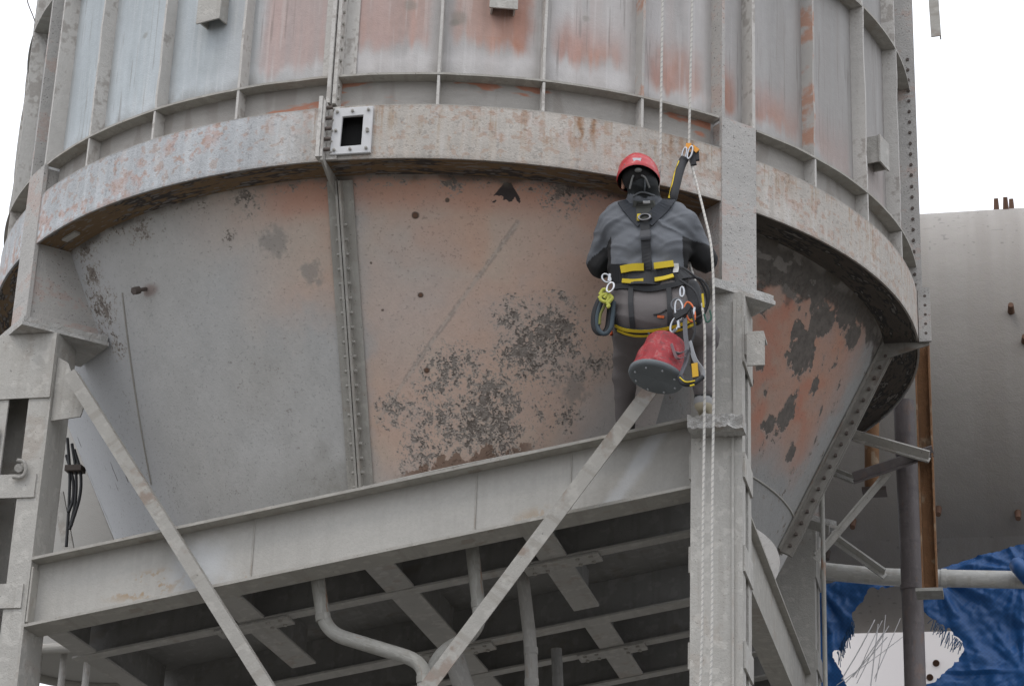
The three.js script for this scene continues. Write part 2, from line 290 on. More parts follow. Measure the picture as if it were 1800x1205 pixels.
const coneMap = colorTex(2048, 1536, (u, v) => {
  let lift = 0; const pk = peelN++;
  const a = AZ0 + u * AZS, y = CY0 + v * CYS, rr = 2.96 - 0.5 * (7.65 - y), s = a * R * 2.6;
  const big = fbm(s * 1.5, y * 1.5, 4, 205), med = fbm(s * 8, y * 8, 4, 215), fine = fbm(s * 36, y * 36, 4, 225), vf = vn(s * 150, y * 150, 229), pit = fbm(s * 90, y * 90, 2, 231);
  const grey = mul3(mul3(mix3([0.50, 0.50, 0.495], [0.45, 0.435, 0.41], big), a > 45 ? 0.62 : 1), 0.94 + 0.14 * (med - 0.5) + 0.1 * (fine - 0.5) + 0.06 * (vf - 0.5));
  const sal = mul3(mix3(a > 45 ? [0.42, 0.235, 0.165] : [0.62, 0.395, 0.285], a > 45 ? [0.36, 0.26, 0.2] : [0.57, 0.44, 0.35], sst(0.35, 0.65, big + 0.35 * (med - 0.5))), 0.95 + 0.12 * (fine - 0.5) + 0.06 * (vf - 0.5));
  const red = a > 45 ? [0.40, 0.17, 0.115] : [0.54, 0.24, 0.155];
  let k = 0;
  if (a < 0) { // left panel: fades from salmon by the seam and the top to grey
    const f = sst(-18, -3, a + 5 * (big - 0.5) + 3 * (med - 0.5)) * sst(6.78, 7.15, y + 0.25 * (med - 0.5) - a * 0.004);
    k = 0.72 * Math.max(f, sst(-26, -8, a + 10 * (big - 0.5)) * sst(7.2, 7.5, y + 0.2 * (med - 0.5)) * 0.8);
  } else if (a < 45) {
    k = 0.95 * (0.68 + 0.6 * (big - 0.3) + 0.5 * (med - 0.5)) * sst(0, 4, a + 3 * (med - 0.5)) * (1 - 0.75 * sst(31, 38, a + (6.6 - y) * 10 + 5 * (med - 0.5)) * sst(7.0, 6.6, y)) * (1 - 0.6 * sst(6.2, 6.0, y));
    k = clamp(k * (1 - 0.5 * sst(0.22, 0.05, Math.hypot((a - 7) * 0.02, (y - 7.05) * 0.35)) * (0.4 + big)), 0, 0.95);
  } else {
    k = 0.95 * sst(48, 56, a + 4 * (med - 0.5)) * sst(86, 76, a + 8 * (med - 0.5)) * sst(6.38, 6.8, y + 0.5 * (big - 0.5)) * (0.55 + 0.7 * med);
  }
  let c = mix3(grey, sal, k);
  const rd = (a < 0 ? sst(-13, -5, a) * sst(7.4, 7.56, y + 0.12 * (med - 0.5)) * 0.9 : a < 45 ? Math.max(sst(7.42, 7.6, y + 0.2 * (big - 0.5)) * 0.8, sst(26, 36, a + 6 * (med - 0.5)) * sst(7.0, 7.5, y + 0.3 * (big - 0.5)) * 0.85, 0.35 * sst(0.58, 0.7, big)) : k * sst(0.42, 0.6, med * 0.5 + big * 0.5));
  c = mix3(c, red, clamp(rd) * (0.55 + 0.3 * med));
  if (a < -28) { c = mix3(c, [0.52, 0.53, 0.55], 0.75 * sst(-30, -46, a)); if (a < -46) c = mix3(c, [0.12, 0.11, 0.11], 0.8 * sst(0.75, 0.78, fbm(s * 17, y * 5, 3, 291))); }
  // grey worn patches
  for (const [pa, py, pr] of [[-9, 7.353, 0.1], [-4.6, 7.166, 0.08], [31, 6.6, 0.1]]) { const d = Math.hypot((a - pa) * R * rr, y - py) / pr; c = mix3(c, [0.27, 0.255, 0.235], 0.65 * sst(1.1, 0.5, d + 1.2 * (fine - 0.5))); }
  // weathered line across the panel
  { const ss = a * R * rr, [d, t] = segD(ss, y, 20.9 * R * 2.85, 7.44, 3.0 * R * 2.32, 6.36); c = mix3(c, [0.42, 0.39, 0.35], 0.4 * sst(0.016, 0.004, d)); c = mix3(c, [0.24, 0.2, 0.175], 0.45 * sst(0.011, 0.003, Math.abs(d - 0.008 - 0.01 * (vf - 0.5))) * sst(0.5, 0.6, fine + 0.08 * (1 - t))); }
  // flaked clusters: paint gone down to dark scale
  const dl = dens(FL, a, y, rr), gn = fbm(s * 44, y * 44, 4, 251), wn = fbm(s * 13 + 0.4 * med, y * 13, 3, 255), nz = 0.36 * gn + 0.2 * wn + 0.22 * vf + 0.22 * fbm(s * 100 + y * 60, y * 80 - s * 30, 2, 257);
  if (dl > 0.02 || y > 7.6) {
    const th = nz + 0.23 * dl;
    c = mix3(c, [0.37, 0.335, 0.30], 0.75 * sst(0.53, 0.62, th)); c = mix3(c, [0.24, 0.215, 0.19], 0.55 * sst(0.6, 0.64, th));
    c = mix3(c, mix3([0.10, 0.08, 0.066], [0.24, 0.21, 0.185], sst(0.38, 0.62, gn * 0.4 + fine * 0.6)), 0.9 * sst(0.668, 0.685, th)); lift = Math.max(lift, sst(0.663, 0.678, th));
  }
  const sc2 = sst(0.735, 0.75, nz + 0.08 * sst(0.45, 0.65, big)) ; c = mix3(c, [0.18, 0.15, 0.13], 0.45 * sc2);
  const dr = dens(FR, a, y, rr);
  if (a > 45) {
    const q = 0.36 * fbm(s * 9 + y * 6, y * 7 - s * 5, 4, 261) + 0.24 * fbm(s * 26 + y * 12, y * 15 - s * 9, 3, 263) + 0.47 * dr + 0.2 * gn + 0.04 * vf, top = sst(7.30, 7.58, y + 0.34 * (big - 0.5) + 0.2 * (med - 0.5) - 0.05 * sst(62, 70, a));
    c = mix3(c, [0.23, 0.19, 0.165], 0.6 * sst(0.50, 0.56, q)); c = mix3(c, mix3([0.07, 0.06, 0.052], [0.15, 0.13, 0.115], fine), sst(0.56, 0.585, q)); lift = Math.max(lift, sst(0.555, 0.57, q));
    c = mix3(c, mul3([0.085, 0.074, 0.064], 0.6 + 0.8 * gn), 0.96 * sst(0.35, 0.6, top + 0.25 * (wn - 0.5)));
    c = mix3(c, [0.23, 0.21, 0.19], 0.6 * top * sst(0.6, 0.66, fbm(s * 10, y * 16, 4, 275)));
  }
  // rust near the beam
  if (a > 3 && a < 30) c = mix3(c, mix3([0.16, 0.105, 0.075], [0.22, 0.14, 0.1], fine), 0.9 * sst(0.5, 0.56, 0.6 * med + 0.4 * fine - 3.2 * Math.abs(y - (6.07 + (a - 9) * 0.007)) + 0.22) * sst(4, 9, a) * sst(29, 24, a));
  if (a < 0) c = mix3(c, [0.25, 0.24, 0.215], 0.6 * sst(6.28, 6.02, y + 0.2 * (med - 0.5) - (a + 8) * 0.004) * sst(-25, -4, a) * (0.5 + fine));
  for (const [sa, sy, sr] of SPOT) { const d = Math.hypot((a - sa) * R * rr, (y - sy) * 1.1); c = mix3(c, [0.09, 0.065, 0.05], 0.9 * sst(sr * 1.15, sr * 0.8, d + 0.012 * (fine - 0.5))); }
  { const d = Math.hypot((a + 29.4) * R * rr * 0.45, y - 7.255); c = mix3(c, [0.19, 0.11, 0.085], 0.6 * sst(0.05, 0.015, d) * (a > -30.5 ? 1 : 0.3)); }
  // torn paint at the top
  { const dx = (a - 19.6) * R * rr, dy = y - 7.59; if (dy > -0.06 && dy < 0.05 && Math.abs(dx + 0.02) < 0.02 + 0.07 * sst(0.06, -0.05, dy) * (0.6 + 0.8 * med) && dy > -0.02 - 0.05 * sst(0.4, 0.7, fine)) c = [0.05, 0.04, 0.038]; }
  // dirty joint under the skirt
  const tj = sst(7.615, 7.665, y + 0.045 * (med - 0.5) + 0.05 * (fbm(s * 5, 3.3, 3, 271) - 0.5));
  c = mix3(c, mix3([0.22, 0.2, 0.18], [0.09, 0.075, 0.06], sst(0.45, 0.6, fbm(s * 7, y * 7, 3, 281))), 0.85 * tj);
  const sm = sst(0.10, 0.03, Math.min(Math.abs(a), Math.abs(a - 90)) * R * rr + 0.03 * (fine - 0.5)); c = mix3(c, [0.17, 0.155, 0.135], sm * (0.25 + 0.5 * sst(7.0, 7.55, y)));
  peel[pk] = 0.13 * fine + 0.08 * vf + 0.08 * pit + 0.6 * (1 - lift);
  return pit > 0.78 ? mul3(c, 0.8) : c;
});
const coneBump = greyTex(2048, 1536, (u, v) => peel[Math.floor(v * 1536) * 2048 + Math.floor(u * 2048)]);
M.cone = new THREE.MeshStandardMaterial({ map: coneMap, roughness: 0.8, bumpMap: coneBump, bumpScale: 0.007 });
const coneUV = (a, r, y) => [((a = a >= 270 ? a - 360 : a, a > 90.01 ? -12 - (a - 90) * 0.3 : a) - AZ0) / AZS, (y - CY0) / CYS];
M.ledge = std(colorTex(1024, 256, (u, v) => { const n = fbm(u * 30, v * 6, 4, 401), f = fbm(u * 120, v * 24, 3, 411); let c = mix3([0.15, 0.095, 0.05], [0.24, 0.16, 0.09], n); c = mix3(c, [0.06, 0.05, 0.045], sst(0.5, 0.58, f * 0.5 + n * 0.5)); return mix3(c, [0.28, 0.26, 0.24], 0.6 * sst(0.62, 0.68, f)); }, 0.12, 1), 0.9, 0.004);
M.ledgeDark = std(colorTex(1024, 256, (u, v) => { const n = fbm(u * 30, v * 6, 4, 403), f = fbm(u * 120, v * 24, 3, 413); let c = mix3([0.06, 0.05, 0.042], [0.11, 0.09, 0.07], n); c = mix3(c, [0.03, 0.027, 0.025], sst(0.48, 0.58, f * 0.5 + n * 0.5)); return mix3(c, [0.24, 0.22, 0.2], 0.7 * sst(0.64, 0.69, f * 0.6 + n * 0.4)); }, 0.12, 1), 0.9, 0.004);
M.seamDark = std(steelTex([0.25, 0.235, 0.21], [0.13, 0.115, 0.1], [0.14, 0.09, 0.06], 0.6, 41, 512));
M.chan = std(colorTex(1024, 512, (u, v) => {
  const n = fbm(u * 8, v * 4, 5, 421, 0), f = fbm(u * 60, v * 30, 3, 431), st = fbm(u * 60, v * 2, 3, 441);
  let c = mul3([0.37, 0.35, 0.325], 0.8 + 0.3 * n + 0.15 * (f - 0.5)); c = mix3(c, [0.24, 0.215, 0.19], 0.5 * sst(0.5, 0.65, st)); c = mix3(c, [0.43, 0.16, 0.085], 0.8 * sst(0.57, 0.63, n * 0.75 + f * 0.25)); return c;
}, 0.16, 1.2), 0.8, 0.003);
M.column = std(colorTex(512, 1024, (u, v) => {
  const n = fbm(u * 4, v * 8, 5, 451), f = fbm(u * 40, v * 80, 3, 461), sp = vn(u * 110, v * 220, 465);
  let c = mul3([0.42, 0.405, 0.385], 0.82 + 0.32 * n + 0.14 * (f - 0.5)); c = mix3(c, [0.40, 0.25, 0.20], 0.4 * sst(0.53, 0.66, n * 0.7 + f * 0.3)); if (sp > 0.86 && f > 0.45) c = mul3(c, 0.45);
  return c;
}, 1, 0.8), 0.85, 0.005);
M.rib = std(colorTex(512, 1024, (u, v) => {
  const n = fbm(u * 4, v * 6, 4, 471, 0), f = fbm(u * 30, v * 60, 3, 481);
  let c = mul3([0.54, 0.52, 0.49], 0.82 + 0.3 * n + 0.15 * (f - 0.5)); return mix3(c, [0.24, 0.21, 0.185], 0.6 * sst(0.5, 0.66, f * 0.5 + n * 0.5));
}, 1, 0.5), 0.8, 0.004);
M.ribRust = std(colorTex(512, 1024, (u, v) => {
  const n = fbm(u * 4, v * 9, 4, 491), f = fbm(u * 30, v * 40, 3, 495);
  let c = mul3([0.42, 0.405, 0.385], 0.85 + 0.25 * n); return mix3(c, [0.40, 0.17, 0.09], 0.7 * sst(0.46, 0.66, n * 0.75 + f * 0.25));
}, 1, 0.8), 0.8, 0.004);
M.cap = std(steelTex([0.47, 0.46, 0.44], [0.34, 0.325, 0.3], [0.3, 0.22, 0.16], 0.3, 33, 512), 0.9, 0.012);

M.beamWeb = new THREE.MeshStandardMaterial({ roughness: 0.72, bumpMap: bumpR(6, 0.6), bumpScale: 0.003, map: colorTex(2048, 256, (u, v) => {
  const x = u * 3.97, y = v * 0.393, n = fbm(x * 2, y * 3, 4, 961), m = fbm(x * 14, y * 14, 5, 965), f = fbm(x * 60, y * 60, 3, 967), st = fbm(x * 30, y * 1.5, 3, 969);
  let c = mul3([0.44, 0.425, 0.395], 0.9 + 0.2 * (n - 0.5) + 0.12 * (f - 0.5)); c = mix3(c, [0.34, 0.325, 0.3], 0.5 * sst(0.26, 0.37, y + 0.12 * (m - 0.5)) + 0.25 * sst(0.5, 0.7, st));
  c = mix3(c, [0.33, 0.235, 0.14], 0.85 * sst(0.5, 0.62, m * 0.7 + f * 0.3) * Math.max(sst(0.05, 0.0, y), sst(0.28, 0.1, Math.hypot((x - 0.72) * 0.8, (y - 0.12) * 2.4)), 0.75 * sst(0.16, 0.02, Math.hypot(x - 1.28, (y - 0.05) * 1.5)), 0.6 * sst(0.2, 0.05, Math.hypot(x - 3.05, (y - 0.03) * 2))));
  c = mix3(c, [0.56, 0.58, 0.6], 0.6 * Math.max(sst(0.24, 0.05, Math.hypot((x - 1.02) * 0.9, y - 0.14) + 0.1 * (m - 0.5)), sst(0.09, 0.02, Math.abs(x - 3.62 - (y - 0.2) * 0.7) + 0.05 * (m - 0.5))));
  return c;
}) });

// ---------- setting: ground ----------
{
  const g = new THREE.PlaneGeometry(800, 800); g.rotateX(-Math.PI / 2); const uv = g.attributes.uv; for (let i = 0; i < uv.count; i++) uv.setXY(i, uv.getX(i) * 200, uv.getY(i) * 200);
  structure('ground', g, new THREE.MeshStandardMaterial({ roughness: 1, map: colorTex(512, 512, (u, v) => mul3([0.115, 0.11, 0.1], 0.6 + 0.5 * fbm(u * 8, v * 8, 5, 501, 8) + 0.3 * vn(u * 128, v * 128, 503, 128))) }));
}

// ---------- silo ----------
const silo = thing('silo', 'large round grey steel silo with flaking salmon paint and a conical hopper below', 'silo', [0, 5.8, 0]);
const RO = 3.2, RW = 3.1, yA = 7.65, yB = 8.0, yC = 8.21, yD = 9.58, yT = 10.68;
// wall bays between the stiffeners
const ALL = []; for (let q = 0; q < 4; q++) for (const a of [-45 + 2.3, -33.1, -22.2, -11.1, 0, 11.1, 22.2, 33.1, 42.7]) ALL.push(a + q * 90);
for (let i = 0; i < ALL.length; i++) {
  const a0 = ALL[i], a1 = i + 1 < ALL.length ? ALL[i + 1] : ALL[0] + 360;
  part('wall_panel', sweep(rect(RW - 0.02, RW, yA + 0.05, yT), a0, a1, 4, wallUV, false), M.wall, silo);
}
// web of the ring channel, in front of the wall by a doubler plate
for (let q = 0; q < 4; q++) for (const [b0, b1] of [[-42.4, 0], [0, 42.4]])
  part('ring_web', sweep(rect(RW + 0.002, RW + 0.012, yB - 0.02, yC - 0.012), b0 + q * 90, b1 + q * 90, 18), M.chan, silo);
function ringFlange(name, y, r) {
  for (let q = 0; q < 4; q++) for (const [b0, b1] of [[-42.4, -0.35], [0.35, 42.4]]) {
    const g = sweep(rect(RW - 0.01, r, y - 0.014, y), b0 + q * 90, b1 + q * 90, 22);
    const p = g.attributes.position; for (let i = 0; i < p.count; i++) { const a = Math.atan2(p.getX(i), p.getZ(i)); p.setY(i, p.getY(i) + 0.008 * (fbm(a * 14, 2, 3, 601) - 0.5)); }
    part(name, g, M.steel, silo);
  }
}
ringFlange('stiffener_ring', yC, RO); ringFlange('upper_stiffener_ring', yD, RO - 0.005);
ringFlange('skirt_top_flange', yB, RO - 0.002);
// vertical stiffeners: flat bars over the ring, gusset plates inside the channel
for (let q = 0; q < 4; q++) for (const a of [-33.1, -22.2, -11.1, 11.1, 22.2, 33.1]) {
  const A = a + q * 90, wob = 0.004;
  const g = new THREE.BoxGeometry(0.016, yD - 0.014 - yC, 0.1, 1, 14, 1); g.translate(0, (yC + yD - 0.014) / 2, RW + 0.05);
  const p = g.attributes.position; for (let i = 0; i < p.count; i++) if (p.getZ(i) > RW + 0.09) { p.setX(i, p.getX(i) + 0.012 * (fbm(p.getY(i) * 2.4, A, 2, 611) - 0.5)); p.setZ(i, p.getZ(i) - 0.012 * vn(p.getY(i) * 6, A, 613)); }
  const gb = uvBox(g, rnd()); gb.rotateY(A * R); gb.computeVertexNormals();
  part('stiffener', gb, (q === 0 && a === 33.1) || (q === 1 && a === -33.1) ? M.ribRust : M.rib, silo);
  part('gusset_plate', radBox(A, -0.008, 0.008, RW, RO - 0.004, yB + 0.001, yC - 0.015), M.rib, silo);
  part('upper_stiffener', radBox(A, -0.008, 0.008, RW, RO - 0.01, yD + 0.001, yT), M.rib, silo);
}
// bolted splices every quarter: a pair of bars on the wall with bolts
const boltG = new THREE.CylinderGeometry(0.0115, 0.0115, 0.075, 6); boltG.rotateZ(Math.PI / 2);
const nutG = mergeGeometries([new THREE.CylinderGeometry(0.0095, 0.0095, 0.013, 6).toNonIndexed(), new THREE.CylinderGeometry(0.005, 0.005, 0.022, 8).toNonIndexed()]); nutG.rotateX(Math.PI / 2);
for (let q = 0; q < 4; q++) {
  const A = q * 90, shown = q < 2;
  const sp = part('splice_flange', [radBox(A, -0.03, -0.008, RW - 0.01, RO + 0.035, yB + 0.012, yT), radBox(A, 0.001, 0.023, RW - 0.01, RO + 0.02, yB + 0.012, yT), radBox(A, -0.0079, 0.0009, RW - 0.01, RO - 0.005, yB + 0.012, yT), radBox(A, 0.024, 0.10, RW + 0.001, RW + 0.012, yC + 0.002, yD - 0.02), radBox(A, -0.105, -0.029, RW + 0.001, RW + 0.012, yC + 0.002, yD - 0.02)], q === 1 ? M.column : M.rib, silo);
  if (shown) for (let k = 0; k < 22; k++) {
    const y = 8.06 + k * 0.083 + 0.006 * (rnd() - 0.5); if (Math.abs(y - yC) < 0.03) continue;
    piece('bolt', boltG, q ? M.darkBolt : M.bolt, sp, pol(RO - 0.012, A - 0.05, y), new THREE.Quaternion().setFromAxisAngle(V(0, 1, 0), A * R));
  }
  // over the skirt band
  const sb = part('skirt_splice', [radBox(A, -0.056, -0.034, RO + 0.004, RO + 0.085, yA - 0.012, yB + 0.03), radBox(A, -0.032, -0.018, RO + 0.004, RO + 0.075, yA - 0.008, yB + 0.005), radBox(A, -0.016, 0.05, RO + 0.002, RO + 0.012, yA, yB - 0.01)], q === 1 ? M.column : M.rib, silo);
  if (shown) for (let k = 0; k < 5; k++) {
    piece('bolt', boltG, M.darkBolt, sb, pol(RO + 0.05, A - 0.33, yA + 0.045 + k * 0.068), new THREE.Quaternion().setFromAxisAngle(V(0, 1, 0), A * R));
    if (!q) piece('bolt', nutG, M.bolt, sb, pol(RO + 0.018, A + 0.35, yA + 0.04 + k * 0.07), new THREE.Quaternion().setFromAxisAngle(V(0, 1, 0), A * R));
  }
  part('ledge_bracket', [(() => { const s = new THREE.Shape([[2.90, 7.52], [2.95, 7.53], [3.268, 7.622], [3.268, 7.645], [2.95, 7.645]].map(p => new THREE.Vector2(...p))); const g = new THREE.ExtrudeGeometry(s, { depth: 0.014, bevelEnabled: false }); g.rotateY(-Math.PI / 2); g.translate(-0.014, 0, 0); const u = uvBox(g); u.rotateY(A * R); return u; })()], q === 1 ? M.seamDark : M.brace, silo);
}
// skirt band, with a hole behind the inspection frame
const bs = (a0, a1, y0, y1, n) => sweep(rect(RO - 0.014, RO, y0, y1), a0, a1, n, bandUV);
for (let q = 0; q < 4; q++) {
  if (q) { part('skirt_plate', bs(q * 90 - 42.8, q * 90, yA, yB - 0.004, 20), M.band, silo); part('skirt_plate', bs(q * 90, q * 90 + 42.8, yA, yB - 0.004, 20), M.band, silo); }
  else {
    part('skirt_plate', bs(-42.8, 0, yA, yB - 0.004, 20), M.band, silo);
    part('skirt_plate', [bs(0, 1.0, yA, yB - 0.004, 1), bs(1.0, 3.7, yA, 7.715, 2), bs(1.0, 3.7, 7.93, yB - 0.004, 2), bs(3.7, 42.8, yA, yB - 0.004, 19)], M.band, silo);
  }
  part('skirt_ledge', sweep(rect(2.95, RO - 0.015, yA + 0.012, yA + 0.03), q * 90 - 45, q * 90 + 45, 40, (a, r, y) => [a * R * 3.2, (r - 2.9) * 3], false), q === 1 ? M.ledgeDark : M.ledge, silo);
}
{ // inspection frame
  const s = new THREE.Shape([[-0.118, -0.15], [0.118, -0.146], [0.118, 0.15], [-0.112, 0.146]].map(p => new THREE.Vector2(...p)));
  s.holes.push(new THREE.Path([[-0.066, -0.105], [-0.062, 0.094], [0.068, 0.1], [0.066, -0.1]].map(p => new THREE.Vector2(...p))));
  const A = 2.35, g = new THREE.ExtrudeGeometry(s, { depth: 0.014, bevelEnabled: true, bevelSize: 0.003, bevelThickness: 0.003, bevelSegments: 1 });
  g.translate(0, 7.826, RO + 0.006); g.rotateY(A * R);
  const fr = part('inspection_frame', g, M.whitePlate, silo, { label: 'clean white square inspection frame around a black opening' });
  for (const [x, y] of [[-0.095, -0.125], [0, -0.124], [0.095, -0.122], [-0.092, 0], [0.095, 0.0], [0.096, -0.012], [-0.09, 0.122], [0, 0.124], [0.095, 0.127]]) { const P = V(x, 7.826 + y, RO + 0.028).applyAxisAngle(V(0, 1, 0), A * R); piece('bolt', nutG, M.bolt, fr, P, new THREE.Quaternion().setFromAxisAngle(V(0, 1, 0), A * R)); }
  const b = box(-0.09, 0.09, 7.70, 7.95, RO - 0.075, RO - 0.06); b.rotateY(A * R); part('opening_liner', [b, ...[[-0.09, -0.08, 7.7, 7.95], [0.08, 0.09, 7.7, 7.95], [-0.08, 0.08, 7.7, 7.708], [-0.08, 0.08, 7.942, 7.95]].map(([x0, x1, y0, y1]) => { const w = box(x0, x1, y0, y1, RO - 0.06, RO - 0.015); w.rotateY(A * R); return w; })], M.black, silo);
}
// hopper panels cut at the sloping deck
const DK = 5.52, SL = 0.18, rCone = y => 2.96 - 0.5 * (7.65 - y);
const cutY = a => { const s = Math.sin(a * R), T0 = DK + 0.285; return (T0 + SL * s * -0.865) / (1 - 0.5 * SL * s); };
function coneGrid(a0, a1, n, m) {
  const pos = [], uv = [], idx = [];
  for (let j = 0; j <= m; j++) for (let i = 0; i <= n; i++) { const a = lerp(a0, a1, i / n), y = lerp(cutY(a), 7.70, j / m), r = rCone(y) + 0.008 * (fbm(a * 0.12, y * 1.6, 3, 701) - 0.5), P = pol(r, a, y); pos.push(P.x, P.y, P.z); uv.push(...coneUV(a, r, y)); }
  for (let j = 0; j < m; j++) for (let i = 0; i < n; i++) { const k = j * (n + 1) + i; idx.push(k, k + 1, k + n + 2, k, k + n + 2, k + n + 1); }
  const g = new THREE.BufferGeometry(); g.setAttribute('position', new THREE.Float32BufferAttribute(pos, 3)); g.setAttribute('uv', new THREE.Float32BufferAttribute(uv, 2)); g.setIndex(idx); g.computeVertexNormals(); return g;
}
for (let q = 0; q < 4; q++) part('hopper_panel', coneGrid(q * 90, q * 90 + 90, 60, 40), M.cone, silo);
// bolted hopper seams: two upstanding flanges on angle legs
const onCone = (a, y, off = 0) => { const P = pol(rCone(y), a, y); return P.add(V(Math.sin(a * R), -0.5, Math.cos(a * R)).normalize().multiplyScalar(off)); };
for (let q = 0; q < 4; q++) {
  const A = q * 90, yl = cutY(A) + 0.01, p0 = onCone(A, yl), p1 = onCone(A, 7.64), d = p1.clone().sub(p0), L = d.length(); d.normalize();
  const nrm = V(Math.sin(A * R), -0.5, Math.cos(A * R)).normalize(), tan = V().crossVectors(d, nrm).normalize();
  const mk = (t0, t1, n0, n1) => { const g = box(t0, t1, 0, L, n0, n1); g.applyMatrix4(new THREE.Matrix4().makeBasis(tan, d, nrm).setPosition(p0)); return g; };
  const big = q === 1 ? 1.35 : 1;
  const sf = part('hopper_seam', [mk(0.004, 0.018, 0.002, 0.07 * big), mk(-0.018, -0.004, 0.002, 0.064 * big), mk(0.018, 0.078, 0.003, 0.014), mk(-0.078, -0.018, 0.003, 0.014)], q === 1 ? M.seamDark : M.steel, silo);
  const qt = new THREE.Quaternion().setFromRotationMatrix(new THREE.Matrix4().makeBasis(tan, d, nrm));
  if (q < 2) for (let k = 0; k < 21; k++) { const t = 0.06 + k * 0.086; if (t < L - 0.03) piece('bolt', boltG, q ? M.darkBolt : M.bolt, sf, p0.clone().addScaledVector(d, t).addScaledVector(nrm, 0.042 * big), qt); }
}
// weld lines and studs on the hopper
const weld = pts => tube(pts, 0.007, 40, 6);
part('weld_bead', weld([...Array(16)].map((_, i) => onCone(lerp(47, 97, i / 15), 6.43, 0.002))), M.steel, silo);
part('weld_bead', weld([...Array(16)].map((_, i) => { const t = i / 15; return onCone(lerp(-34.5, -42, t), lerp(7.3, 6.25, t), 0.001); })), M.steel, silo);
part('stud', [cyl(onCone(-29.87, 7.269, -0.01), onCone(-29.87, 7.269, 0.09), 0.012), cyl(onCone(-29.87, 7.269, 0.06), onCone(-29.87, 7.269, 0.105), 0.026, 0.026, 6)], M.darkBolt, silo);
for (const [a, y, r] of SPOT.slice(0, 3)) part('plug', cyl(onCone(a, y, -0.01), onCone(a, y, 0.008), r * 0.8, r * 0.7, 7), M.rustBolt, silo);
// columns of the silo, over the legs
for (let q = 0; q < 4; q++) {
  const A = 45 + q * 90;
  const col = part('column', [radBox(A, -0.128, 0.128, RO - 0.02, RO + 0.006, 7.112, yC - 0.001), radBox(A, -0.112, 0.112, 2.62, RO - 0.021, 7.112, yC - 0.02)], M.column, silo);
  part('column_stiffener', radBox(A, -0.128, -0.106, RW - 0.01, RO + 0.004, yC, yT), M.column, silo);
  part('column_stiffener', radBox(A, 0.106, 0.128, RW - 0.01, RO + 0.002, yC, yT), M.rib, silo);
  const g = new THREE.BoxGeometry(0.44, 0.032, 0.56, 12, 1, 14); g.translate(0, 7.095, 2.97); const p = g.attributes.position;
  for (let i = 0; i < p.count; i++) if (p.getY(i) > 7.1) p.setY(i, p.getY(i) + 0.012 * (fbm(p.getX(i) * 18, p.getZ(i) * 18, 3, 711 + q) - 0.4));
  const gb = uvBox(g, rnd()); gb.rotateY(A * R); gb.computeVertexNormals(); part('cap_plate', gb, M.cap, col);
}
// small box brackets on the wall
for (const [a, w, y0, y1, l] of [[-15.9, 0.15, 8.735, 9.0, 'box bracket on the blue grey wall'], [17.6, 0.145, 8.672, 8.95, 0], [73, 0.14, 8.53, 8.72, 0]]) {
  part('box_bracket', [radBox(a, -w / 2, -w / 2 + 0.01, RW, RW + 0.085, y0, y1), radBox(a, w / 2 - 0.01, w / 2, RW, RW + 0.085, y0, y1), radBox(a, -w / 2 - 0.012, w / 2 + 0.012, RW + 0.086, RW + 0.098, y0 - 0.008, y1), radBox(a, -w / 2 + 0.011, w / 2 - 0.011, RW, RW + 0.084, y1 - 0.012, y1)], M.leg, silo);
}
part('ledge_tab', radBox(-38, -0.1, 0.06, 3.06, 3.10, yA - 0.004, yA + 0.011), M.leg, silo);
// dirt caked on the ring
{ const gs = []; for (let k = 0; k < 46; k++) { const a = k < 30 ? -58 + rnd() * 50 : -8 + rnd() * 66; const g = new THREE.IcosahedronGeometry(0.014 + rnd() * 0.022, 1); g.scale(1.6, 0.55, 1); const p = g.attributes.position; for (let i = 0; i < p.count; i++) { const f = 0.8 + 0.5 * vn3(p.getX(i) * 60, p.getY(i) * 60, p.getZ(i) * 60 + k); p.setXYZ(i, p.getX(i) * f, p.getY(i) * f, p.getZ(i) * f); } g.computeVertexNormals(); const P = pol(RW + 0.02 + rnd() * 0.03, a, yC + 0.004); g.rotateY(a * R); g.translate(P.x, P.y, P.z); gs.push(g); } part('caked_dirt', gs, M.brace, silo, { kind: 'stuff' }); }

